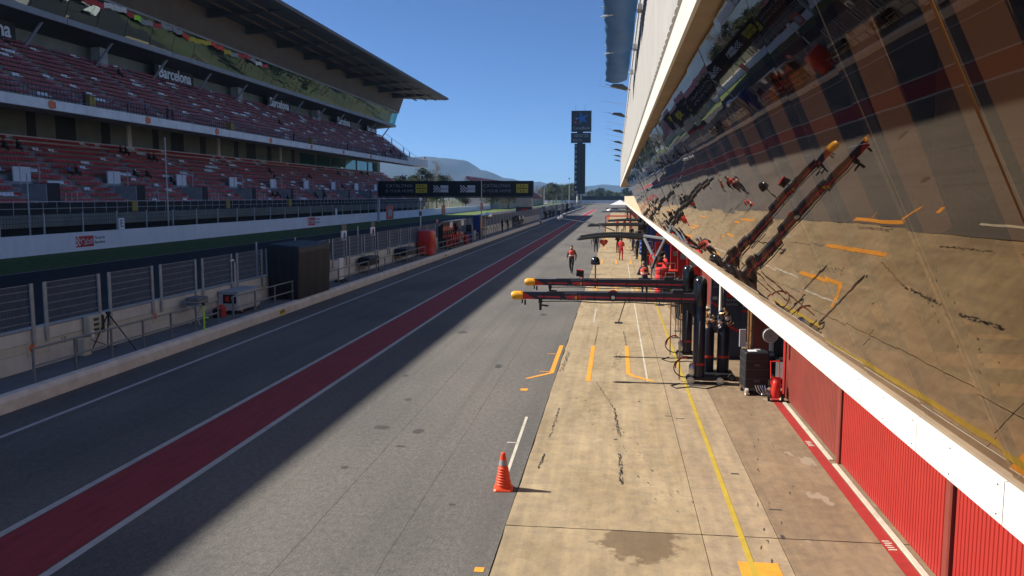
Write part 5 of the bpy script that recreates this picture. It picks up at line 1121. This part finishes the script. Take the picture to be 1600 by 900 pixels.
# ------------------------------------------------------------------ people
def hand(bm_list, w, d, s):                                  # palm and five fingers as tapered tubes rooted in the palm
    mb = bm_list; w = Vector(w); d = Vector(d).normalized(); u = d.cross(Vector((0, 1, .1))).normalized() if abs(d.y) < .9 else Vector((1, 0, 0)); v = d.cross(u)
    mb.path([w - d * .03, w + d * .03, w + d * .085], [.024, .040, .034], 6, 1)
    for k, L in enumerate((.068, .08, .076, .06)):
        o = w + d * .075 + v * (.027 - .018 * k); mb.path([o, o + d * L * .5 + u * .006 * s, o + d * L * .95 + u * .022 * s], [.0095, .0085, .006], 5, 1)
    o = w + d * .02 + v * .03; mb.path([o, o + v * .03 + d * .03, o + v * .035 + d * .065], [.011, .010, .007], 5, 1)
POSES = {}
def body_mesh(pose, shirt, trousers, shoes):
    key = (pose, shirt, trousers, shoes)
    if key in POSES: return POSES[key]
    J = dict(pel=(0, 0, .96), sp=(0, -.01, 1.14), ch=(0, .0, 1.36), nk=(0, .0, 1.50), jaw=(0, .02, 1.57), hd=(0, .015, 1.66), tp=(0, .0, 1.745), nose=(0, .115, 1.635),
             hl=(-.095, 0, .92), kl=(-.11, .02, .50), al=(-.115, -.02, .09), tl=(-.13, .14, .035), hr=(.095, 0, .92), kr=(.11, .02, .50), ar=(.115, -.02, .09), tr=(.13, .14, .035),
             sl=(-.17, 0, 1.43), el=(-.235, -.03, 1.15), wl=(-.245, .05, .90), sr=(.17, 0, 1.43), er=(.235, -.03, 1.15), wr=(.245, .05, .90), earl=(-.085, 0, 1.65), earr=(.085, 0, 1.65))
    def sh(keys, dx, dy, dz):
        for k in keys: J[k] = (J[k][0] + dx, J[k][1] + dy, J[k][2] + dz)
    up = ('sp', 'ch', 'nk', 'jaw', 'hd', 'tp', 'nose', 'sl', 'sr', 'el', 'er', 'wl', 'wr', 'earl', 'earr')
    if pose == 'walk':
        J.update(kl=(-.10, .20, .52), al=(-.10, .26, .11), tl=(-.11, .42, .07), kr=(.10, -.02, .49), ar=(.10, -.30, .17), tr=(.11, -.20, .05), el=(-.26, -.12, 1.17), wl=(-.25, -.06, .93), er=(.26, .04, 1.16), wr=(.25, .20, .98))
    elif pose == 'work':
        for k in up: J[k] = (J[k][0], J[k][1] + (J[k][2] - .96) * .38, .96 + (J[k][2] - .96) * .95)
        J.update(el=(-.25, .30, 1.12), wl=(-.10, .52, 1.10), er=(.25, .30, 1.12), wr=(.10, .54, 1.08))
    elif pose == 'arms':
        J.update(el=(-.25, .05, 1.16), wl=(.04, .21, 1.17), er=(.25, .05, 1.17), wr=(-.04, .22, 1.21))
    elif pose == 'rail':
        for k in up: J[k] = (J[k][0], J[k][1] + (J[k][2] - .96) * .25, J[k][2] - .02)
        J.update(el=(-.24, .28, 1.16), wl=(-.2, .52, 1.12), er=(.24, .28, 1.16), wr=(.2, .52, 1.12))
    elif pose == 'sit':
        dz = -.44
        for k in up + ('pel', 'hl', 'hr'): J[k] = (J[k][0], J[k][1], J[k][2] + dz)
        J.update(kl=(-.13, .44, .50), al=(-.13, .42, .09), tl=(-.14, .58, .035), kr=(.13, .44, .50), ar=(.13, .42, .09), tr=(.14, .58, .035), el=(-.25, .08, .73), wl=(-.13, .30, .60), er=(.25, .08, .73), wr=(.13, .30, .60))
    elif pose == 'crouch':
        for k in up + ('pel', 'hl', 'hr'): J[k] = (J[k][0], J[k][1] - .1 + max(0, (J[k][2] - .96)) * .7, (J[k][2] - .96) * .8 + .38)
        J.update(kl=(-.16, .28, .50), al=(-.12, .0, .09), tl=(-.14, .15, .035), kr=(.16, .30, .40), ar=(.12, -.05, .10), tr=(.14, .10, .035), el=(-.22, .38, .50), wl=(-.08, .55, .42), er=(.22, .38, .50), wr=(.08, .56, .40))
    RD = dict(pel=.150, sp=.138, ch=.165, nk=.060, jaw=.070, hd=.092, tp=.055, nose=.018, hl=.105, kl=.068, al=.048, tl=.040, hr=.105, kr=.068, ar=.048, tr=.040, sl=.078, el=.052, wl=.036, sr=.078, er=.052, wr=.036, earl=.02, earr=.02)
    E = [('pel', 'sp'), ('sp', 'ch'), ('ch', 'nk'), ('nk', 'jaw'), ('jaw', 'hd'), ('hd', 'tp'), ('hd', 'nose'), ('hd', 'earl'), ('hd', 'earr'), ('pel', 'hl'), ('hl', 'kl'), ('kl', 'al'), ('al', 'tl'), ('pel', 'hr'), ('hr', 'kr'), ('kr', 'ar'), ('ar', 'tr'), ('ch', 'sl'), ('sl', 'el'), ('el', 'wl'), ('ch', 'sr'), ('sr', 'er'), ('er', 'wr')]
    names = list(J); me = bpy.data.meshes.new('skeleton'); me.from_pydata([J[k] for k in names], [(names.index(a), names.index(b)) for a, b in E], [])
    o = bpy.data.objects.new('skeleton', me); COL.objects.link(o)
    md = o.modifiers.new('skin', 'SKIN'); md.use_smooth_shade = True
    for i, k in enumerate(names):
        sv = me.skin_vertices[0].data[i]; r = RD[k]; sv.radius = (r, r * (.72 if k in ('pel', 'sp', 'ch') else 1)); sv.use_root = (k == 'pel')
    ss = o.modifiers.new('sub', 'SUBSURF'); ss.levels = 1; ss.render_levels = 1
    dg = bpy.context.evaluated_depsgraph_get(); dg.update(); ev = bpy.data.meshes.new_from_object(o.evaluated_get(dg))
    vs = [tuple(v.co) for v in ev.vertices]; fs = [tuple(p.vertices) for p in ev.polygons]
    bpy.data.objects.remove(o); bpy.data.meshes.remove(me); bpy.data.meshes.remove(ev)
    cat = {('pel', 'sp'): 0, ('sp', 'ch'): 0, ('ch', 'nk'): 0, ('ch', 'sl'): 0, ('ch', 'sr'): 0, ('sl', 'el'): 0, ('sr', 'er'): 0, ('el', 'wl'): 0, ('er', 'wr'): 0, ('pel', 'hl'): 2, ('pel', 'hr'): 2, ('hl', 'kl'): 2, ('hr', 'kr'): 2, ('kl', 'al'): 2, ('kr', 'ar'): 2, ('al', 'tl'): 3, ('ar', 'tr'): 3}
    mb = MB()
    segs = [(Vector(J[a]), Vector(J[b]), cat.get((a, b), 1), RD[a], RD[b]) for a, b in E]
    o0 = len(mb.v); mb.v += vs
    for f in fs:
        c = sum((Vector(vs[i]) for i in f), Vector()) / len(f); best = (9, 0)
        for a, b, k, ra, rb in segs:
            d = b - a; tt_ = max(0, min(1, (c - a).dot(d) / d.length_squared)); q = (c - (a + d * tt_)).length / (ra + (rb - ra) * tt_)
            if q < best[0]: best = (q, k)
        mb.f.append(f); mb.m.append(best[1])
    for s_, e_, w_ in (('l', 'el', 'wl'), ('r', 'er', 'wr')): hand(mb, J[w_], Vector(J[w_]) - Vector(J[e_]), -1 if s_ == 'l' else 1)
    m = mb.mesh('person', [shirt, 'skin', trousers, shoes], smooth=True)
    POSES[key] = (m, J); return POSES[key]
def person(x, y, z, rz, pose, shirt, trousers, label, shoes='black', hairm='hair', vest=None, cap=None, group=None, s=1.0):
    m, J = body_mesh(pose, shirt, trousers, shoes)
    o = put('person', m, None, (x, y, z), (0, 0, rz)); o.scale = (s, s, s); tag(o, label, 'person', group)
    c = Vector(J['hd']); mb = MB(); vs = []; n = 12
    for k in range(6):                                       # hair: a shell over crown and back of the head
        a = k / 5 * R(112)
        for j in range(n):
            t = 2 * math.pi * j / n; lim = min(a, R(62)) if math.sin(t) > .3 else a
            r = .108; vs.append((c.x + r * .90 * math.sin(lim) * math.cos(t), c.y - .008 + r * 1.02 * math.sin(lim) * math.sin(t), c.z + .012 + r * 1.02 * math.cos(lim)))
    mb.add(vs, [(k * n + j, (k + 1) * n + j, (k + 1) * n + (j + 1) % n, k * n + (j + 1) % n) for k in range(5) for j in range(n)]); mb.build('cap' if cap else 'hair', cap or hairm, o, smooth=True)
    if vest:
        ch, sp = Vector(J['ch']), Vector(J['sp']); ax = (ch - sp).normalized(); mb = MB(); vs = []; n = 16
        lv = [(-.06, .185, .135), (.05, .185, .14), (.16, .20, .15), (.27, .215, .15), (.33, .17, .12), (.36, .10, .08)]
        for (h, a, b) in lv:
            ce = sp + ax * h
            for j in range(n): t = 2 * math.pi * j / n; vs.append((ce.x + a * math.cos(t), ce.y + b * math.sin(t), ce.z))
        fs = [(k * n + j, k * n + (j + 1) % n, (k + 1) * n + (j + 1) % n, (k + 1) * n + j) for k in range(len(lv) - 1) for j in range(n)]
        mb.add(vs, fs); v = mb.build('vest', vest, o, smooth=True)
        ce = sp + ax * .03; MB().lathe([(.190, -.02), (.192, .02)], (0, 0, 0), 16).build('reflective_band', 'logo_white', v).matrix_local = Matrix.Translation(ce) @ Matrix.Diagonal((1, .77, 1, 1))
        MB().box(-.09, .09, -.158, -.152, 1.26, 1.33).build('back_print', 'cloth_black', v)
    return o
person(-2.82, 53.9, 0, R(170), 'walk', 'cloth_navy', 'cloth_black', 'person in orange vest and dark trousers walking on the pit lane', vest='vest_orange', s=1.04)
person(.42, 65.5, 0, R(-20), 'arms', 'cloth_red', 'cloth_red', 'person in bright red overalls standing on the apron')
person(1.70, 67.0, 0, R(60), 'stand', 'cloth_navy', 'cloth_black', 'person in dark jacket and black trousers beside the person in red')
person(1.48, 42.3, 0, R(15), 'work', 'cloth_navy', 'cloth_black', 'person in orange vest bending forward behind the gantry booms', vest='vest_orange', hairm='cloth_grey')
person(2.55, 34.0, 0, R(-80), 'arms', 'cloth_black', 'cloth_black', 'person in black standing behind the near gantry columns')
person(3.55, 26.9, 0, R(170), 'work', 'cloth_navy', 'cloth_navy', 'person in navy working behind the gas cylinders')
person(2.8, 47.6, 0, R(120), 'stand', 'cloth_red', 'cloth_red', 'person in red overalls under the silver struts')
person(2.3, 51.5, 0, R(-30), 'stand', 'cloth_red', 'cloth_black', 'person in red top and black trousers beyond the silver struts')
for k, (x, y, p, sh, tr, lab) in enumerate(((-1.75, 75, 'stand', 'cloth_black', 'cloth_black', 'person in black standing by the arched boom'), (.2, 74.5, 'arms', 'cloth_black', 'cloth_black', 'person in black with folded arms behind the red overalls'), (.6, 84, 'stand', 'cloth_navy', 'cloth_navy', 'person in navy far behind the person in red overalls'), (1.6, 78, 'work', 'cloth_navy', 'cloth_black', 'person in navy leaning over near the blue banners'), (.2, 118, 'stand', 'cloth_red', 'cloth_navy', 'person in red top within the thin pink frame, left'), (1.2, 119, 'arms', 'cloth_red', 'cloth_navy', 'person in red top within the thin pink frame, middle'), (2.0, 121, 'stand', 'cloth_red', 'cloth_red', 'person in red overalls beside the thin pink frame'), (-1.3, 152, 'stand', 'orange_paint', 'yellow_paint', 'tiny person in yellow and orange far down the apron'), (2.1, 58.5, 'walk', 'cloth_grey', 'cloth_black', 'person in grey walking past the narrow red cabinet'), (1.7, 92, 'stand', 'cloth_black', 'cloth_navy', 'person in black by the short far gantry'))):
    person(x, y, 0, R(40 * k), p, sh, tr, lab)
person(-14.75, 108.0, PZ, R(-60), 'stand', 'cloth_black', 'cloth_black', 'person in black standing on the pit wall past the blue stand'); person(-14.3, 110.5, PZ, R(150), 'work', 'cloth_black', 'cloth_grey', 'person in dark clothes leaning on the pit wall rail'); person(-13.6, 152, 0, R(90), 'crouch', 'cloth_white', 'cloth_navy', 'person in white top crouching at the kerb near the bridge'); person(-13.7, 203, 0, R(90), 'stand', 'cloth_black', 'cloth_black', 'person in black standing at the kerb far past the bridge')
for k, (x, y) in enumerate(((-14.5, 172), (-14.6, 175.5), (-14.4, 181), (-14.6, 187), (-14.5, 193))): person(x, y, PZ, R(70 * k), ('stand', 'rail', 'arms', 'stand', 'rail')[k], ('cloth_black', 'cloth_navy', 'cloth_grey', 'cloth_black', 'cloth_navy')[k], 'cloth_black', '%s in the row of dark figures on the pit wall past the bridge' % ('first person', 'second person', 'third person', 'fourth person', 'fifth person')[k])
for k, (dx, y, c) in enumerate(((.25, 74.3, 'cloth_red'), (.25, 75.8, 'cloth_red'), (.3, 77.3, 'cloth_red'))): person(-14.95 + .34, y, PZ + .24, R(90), 'sit', c, 'cloth_red', '%s person in red seated in the red pit stand' % ('first', 'second', 'third')[k])
# spectators: standing along the upper rail
SP = [(78.5, 'cloth_black'), (86.0, 'cloth_grey'), (89.5, 'cloth_blue'), (94.0, 'cloth_black'), (95.3, 'cloth_black'), (133, 'cloth_black'), (161, 'cloth_navy'), (186, 'cloth_red'), (188, 'cloth_black')]
for k, (y, c) in enumerate(SP): person(-52.75, y, 13.86, R(-90 + 20 * (k % 3)), 'rail' if k % 2 else 'stand', c, 'cloth_black', '%s spectator from the left standing at the upper tier rail' % ORD[k], group='spectators in the grandstand')
def row_spot(tier, r): return (LX[r], LZ[r]) if tier == 'low' else (UX[r], UZ[r])
SQ = [('low', 9, 78.0, 'cloth_black'), ('low', 9, 80.0, 'cloth_black'), ('low', 10, 99.5, 'cloth_black'), ('low', 10, 100.6, 'cloth_black'), ('low', 9, 104.4, 'cloth_black'), ('low', 9, 105.6, 'cloth_navy'), ('low', 5, 84.2, 'cloth_black'), ('low', 5, 83.0, 'cloth_blue'), ('low', 5, 95.2, 'cloth_black'), ('low', 5, 98.0, 'cloth_black'), ('low', 4, 102.0, 'cloth_navy'), ('low', 8, 141, 'cloth_black'), ('low', 6, 139, 'cloth_black'), ('low', 5, 150, 'cloth_white'), ('low', 7, 158, 'cloth_black'), ('low', 4, 170, 'cloth_navy'), ('low', 9, 180, 'cloth_black'), ('low', 1, 128, 'cloth_black'), ('low', 1, 130, 'cloth_black'), ('low', 0, 132, 'cloth_navy'), ('low', 1, 147, 'cloth_black'), ('low', 1, 152, 'cloth_black'), ('low', 10, 200, 'cloth_black'), ('low', 10, 205, 'cloth_black'), ('up', 9, 99.4, 'cloth_black'), ('up', 5, 141.5, 'cloth_black'), ('up', 2, 205, 'cloth_black'), ('up', 3, 208, 'cloth_navy'), ('up', 1, 212, 'cloth_black'), ('up', 4, 214, 'cloth_black')]
for k, (tier, r, y, c) in enumerate(SQ):
    x, z = row_spot(tier, r)
    nb = {'cloth_black': 'black', 'cloth_navy': 'navy', 'cloth_blue': 'light blue', 'cloth_white': 'white'}[c]
    person(x - .25, y, z + .02, R(-90), 'sit', c, 'cloth_black', 'spectator in %s seated in row %s, %s tier, %s' % (nb, ['one', 'two', 'three', 'four', 'five', 'six', 'seven', 'eight', 'nine', 'ten', 'eleven', 'twelve'][r], 'lower' if tier == 'low' else 'upper', '%s seated one from left' % nth(sorted(SQ, key=lambda q: q[2]).index(SQ[k]) + 1)), group='spectators in the grandstand', s=1.05)
for k, (r, zadd) in enumerate(((8, 0), (4, 0), (2, 0))): person(UX[r] - .2, Y1 - .6, UZ[r], R(-60), 'stand', 'cloth_black', 'cloth_black', ['topmost', 'middle', 'lowest'][k] + ' of the spectators standing at the far end stairs of the upper tier', group='spectators in the grandstand')
person(-52.4, Y1 + .8, 14.9, R(-40), 'crouch', 'cloth_black', 'yellow_paint', 'spectator with yellow trousers crouching on the far end balcony corner', group='spectators in the grandstand')

# ------------------------------------------------------------------ far grandstand, end wall, trees
t = thing('far_grandstand', 'distant open grandstand with brown-red seat rows beyond the bridge', 'grandstand', (-58, 400, 0))
xs = [12 - .95 * i for i in range(14)]; zs = [3 + .72 * i for i in range(14)]
p = [(xs[0], 0)]
for x, z in zip(xs, zs): p += [(x, z), (x - .95, z)]
p.append((xs[-1] - .95, 0)); MB().prism(p, -75, 130, 'y').build('tiers', 'stand_concrete', t)
mb = MB()
for i, (x, z) in enumerate(zip(xs, zs)):
    y = -74.
    while y < 129: mb.box(x - .6, x - .2, y, y + 7.2, z, z + .65); y += 8.4
tag(mb.build('seat_rows', 'seat_red', t), kind='stuff')
MB().box(12.02, 12.3, -75, 130, 0, 3.4).build('front_wall', 'cream', t)
t = thing('end_barrier', 'grey barrier wall across the far end of the straight', 'barrier', (-10, 640, 0)); MB().box(-60, 70, 0, .5, -.05, 2.6).build('wall', 'stand_band', t); MB().box(-60, 70, -.1, -.02, 2.2, 5.2).build('mesh_screen', 'dark_mesh', t)
def tree_meshes(kind, seed):
    rc = random.Random(seed); tr = MB(); cr = MB()
    H = {'pine': 15., 'round': 12., 'bare': 20., 'bush': 6.}[kind]; th = H * {'pine': .45, 'round': .35, 'bare': .3, 'bush': .2}[kind]
    lean = rc.uniform(-.5, .5); tr.path([(0, 0, -.2), (lean * .3, 0, th * .5), (lean * .7, .1, th), (lean, 0, H * .9)], [H * .02, H * .015, H * .011, H * .003], 7)
    clumps = []
    nb = {'pine': 16, 'round': 15, 'bare': 26, 'bush': 8}[kind]
    for k in range(nb):
        a = rc.uniform(0, 6.283); f = (k + .5) / nb; z = th * .85 + (H - th * .85) * f
        rad = {'pine': H * .26 * (1 - .65 * f) * rc.uniform(.6, 1.15), 'round': H * .34 * math.sin(math.pi * (.15 + .75 * f)) * rc.uniform(.55, 1.1), 'bare': H * .10 * rc.uniform(.6, 1.3) * (1.1 - .7 * f), 'bush': H * .4 * rc.uniform(.5, 1)}[kind]
        e = Vector((lean * f + rad * math.cos(a), rad * math.sin(a), z + rad * (.25 if kind != 'bare' else 1.4)))
        tr.path([(lean * f, 0, z - rad * .3), tuple((Vector((lean * f, 0, z)) + e) / 2), tuple(e)], [H * .007, H * .005, H * .002], 5); clumps.append((e, rad * .75 + H * .045))
    nl = {'pine': 190, 'round': 200, 'bare': 45, 'bush': 160}[kind]
    for c, r in clumps:
        r *= rc.uniform(.7, 1.15)
        for _ in range(nl):
            d = Vector((rc.gauss(0, .5), rc.gauss(0, .5), rc.gauss(0, .36))) * r; q = c + d; s = H * rc.uniform(.012, .026) * (.4 if kind == 'bare' else 1)
            n = Vector((rc.uniform(-1, 1), rc.uniform(-1, 1), rc.uniform(-.3, 1))).normalized(); u = n.orthogonal().normalized(); w = n.cross(u)
            cr.add([q - u * s, q + w * s * .7, q + u * s, q - w * s * .7], [(0, 1, 2, 3)])
    lm = {'pine': 'leaf_pine', 'round': 'leaf_olive', 'bare': 'leaf_dry', 'bush': 'leaf_olive'}[kind]
    def raw(b, m):
        me = bpy.data.meshes.new('foliage'); me.from_pydata(b.v, [], b.f); me.materials.append(MATS[m]); return me
    return tr.mesh('trunk', 'bark_pale' if kind == 'bare' else 'bark', True), raw(cr, lm)
TM = {(k, s): tree_meshes(k, 50 + 7 * s + len(k)) for k in ('pine', 'round', 'bare', 'bush') for s in (0, 1)}
rt = random.Random(77); ti = 0
def tree(x, y, kind, sc, lab):
    global ti; ti += 1
    t = thing({'pine': 'pine_tree', 'round': 'leafy_tree', 'bare': 'bare_poplar', 'bush': 'shrub'}[kind], lab, 'tree' if kind != 'bush' else 'shrub', (x, y, 0), rt.uniform(0, 6), 'trees around the circuit'); t.scale = (sc * rt.uniform(.9, 1.15),) * 2 + (sc,)
    a, b = TM[(kind, ti % 2)]; put('trunk', a, t); tag(put('crown', b, t), kind='stuff')
for k in range(26):                                          # behind the end of the grandstand
    x = -100 + k * 2.3 + rt.uniform(-1, 1); y = rt.uniform(285, 350)
    tree(x, y, rt.choice(['pine', 'pine', 'round']), rt.uniform(.7, 1.0) * (1.05 if k < 12 else .8), 'dark tree in the clump between the grandstand end and the bridge')
tree(-69.5, 320, 'bare', .88, 'tall pale bare poplar rising above the dark trees'); tree(-66.5, 330, 'bare', .66, 'shorter pale bare poplar beside the tall one')
for k in range(10): tree(-58 + 2.0 * k, rt.uniform(560, 590), 'bare', rt.uniform(.45, .6), 'thin bare tree beyond the far grandstand')
for k in range(7): tree(-42 + k * 3.0, rt.uniform(520, 560), 'round', rt.uniform(.7, 1.15), 'leafy tree left of the timing tower')
for k in range(30): tree(-22 + k * 2.6 + rt.uniform(-1, 1), rt.uniform(660, 700), rt.choice(['round', 'pine', 'round']), rt.uniform(.55, .9), 'leafy tree in the row behind the far barrier')
for k in range(12): tree(-120 + k * 7, rt.uniform(600, 650), 'pine', rt.uniform(.7, 1.0), 'pine in the far row behind the bridge')
for (x, y, h) in ((-24, 430, 14), (-20, 470, 15), (-36, 420, 10)):
    t = thing('light_mast', 'slim pale light mast left of the timing tower, %s' % {14: 'middle height', 15: 'tallest', 10: 'shortest'}[h], 'mast', (x, y, 0)); MB().tube((0, 0, 0), (0, 0, h), .18, .1, 8).build('pole', 'galv', t); MB().box(-.5, .5, -.2, .2, h, h + .4).build('lamp', 'steel_dark', t)

rt = random.Random(5)
for k in range(34): tree(rt.uniform(70, 150), -10 + k * 8.5, rt.choice(['round', 'pine', 'round']), rt.uniform(.8, 1.3), 'tree in the paddock behind the pit building')
for k in range(12):
    t = thing('transporter', 'white transporter parked in the paddock behind the pit building', 'truck', (rt.uniform(28, 60), 20 + k * 19, 0), rt.uniform(-.1, .1), 'transporters in the paddock')
    MB().rbox(-1.25, 1.25, -6, 5.5, 1.0, 4.0, .06).build('box_body', 'white_metal', t); MB().rbox(-1.2, 1.2, 5.8, 8, .6, 3.4, .2).build('cab', 'white_metal' if k % 3 else 'red_plastic', t); MB().box(-1.1, 1.1, -6, 7.9, .5, .99).build('chassis', 'black', t)
    for yy in (-4.5, -3.3, 6.6):
        for xx in (-1.05, 1.05): wheel(t, (xx, yy, .5), .5, .3)
for k in range(40): tree(rt.uniform(16, 90), 275 + k * 7, rt.choice(['round', 'pine', 'round']), rt.uniform(.9, 1.4), 'tree in the wood beyond the end of the pit building')
sheet('paddock', 13.4, 66, -30, 262, -.03, 'asphalt_track')
# ------------------------------------------------------------------ the air
m, nt, n, l, p = _nodes('air'); n.remove(p)
v = n.new('ShaderNodeVolumePrincipled'); v.inputs['Color'].default_value = (.33, .60, 1.0, 1); v.inputs["Density"].default_value = 9e-5; v.inputs['Anisotropy'].default_value = .2
l.new(v.outputs[0], n['Material Output'].inputs['Volume']); MATS['air'] = m
tag(MB().box(-9500, 9500, -400, 9500, -2, 330).build('haze', 'air'), kind='stuff')

def number_trees(word, fmt):
    ts = sorted([o for o in bpy.data.objects if o.parent is None and o.get('label', '') == word], key=lambda o: o.location.x / o.location.y)
    for k, o in enumerate(ts): o['label'] = fmt % nth(k + 1)
number_trees('dark tree in the clump between the grandstand end and the bridge', '%s tree from the left in the dark clump beside the grandstand end')
number_trees('leafy tree in the row behind the far barrier', '%s leafy tree from the left in the row behind the far barrier')
number_trees('leafy tree left of the timing tower', '%s leafy tree from the left among those left of the timing tower')
number_trees('thin bare tree beyond the far grandstand', '%s thin bare tree from the left beyond the far grandstand')
number_trees('pine in the far row behind the bridge', '%s pine from the left in the far row behind the bridge')
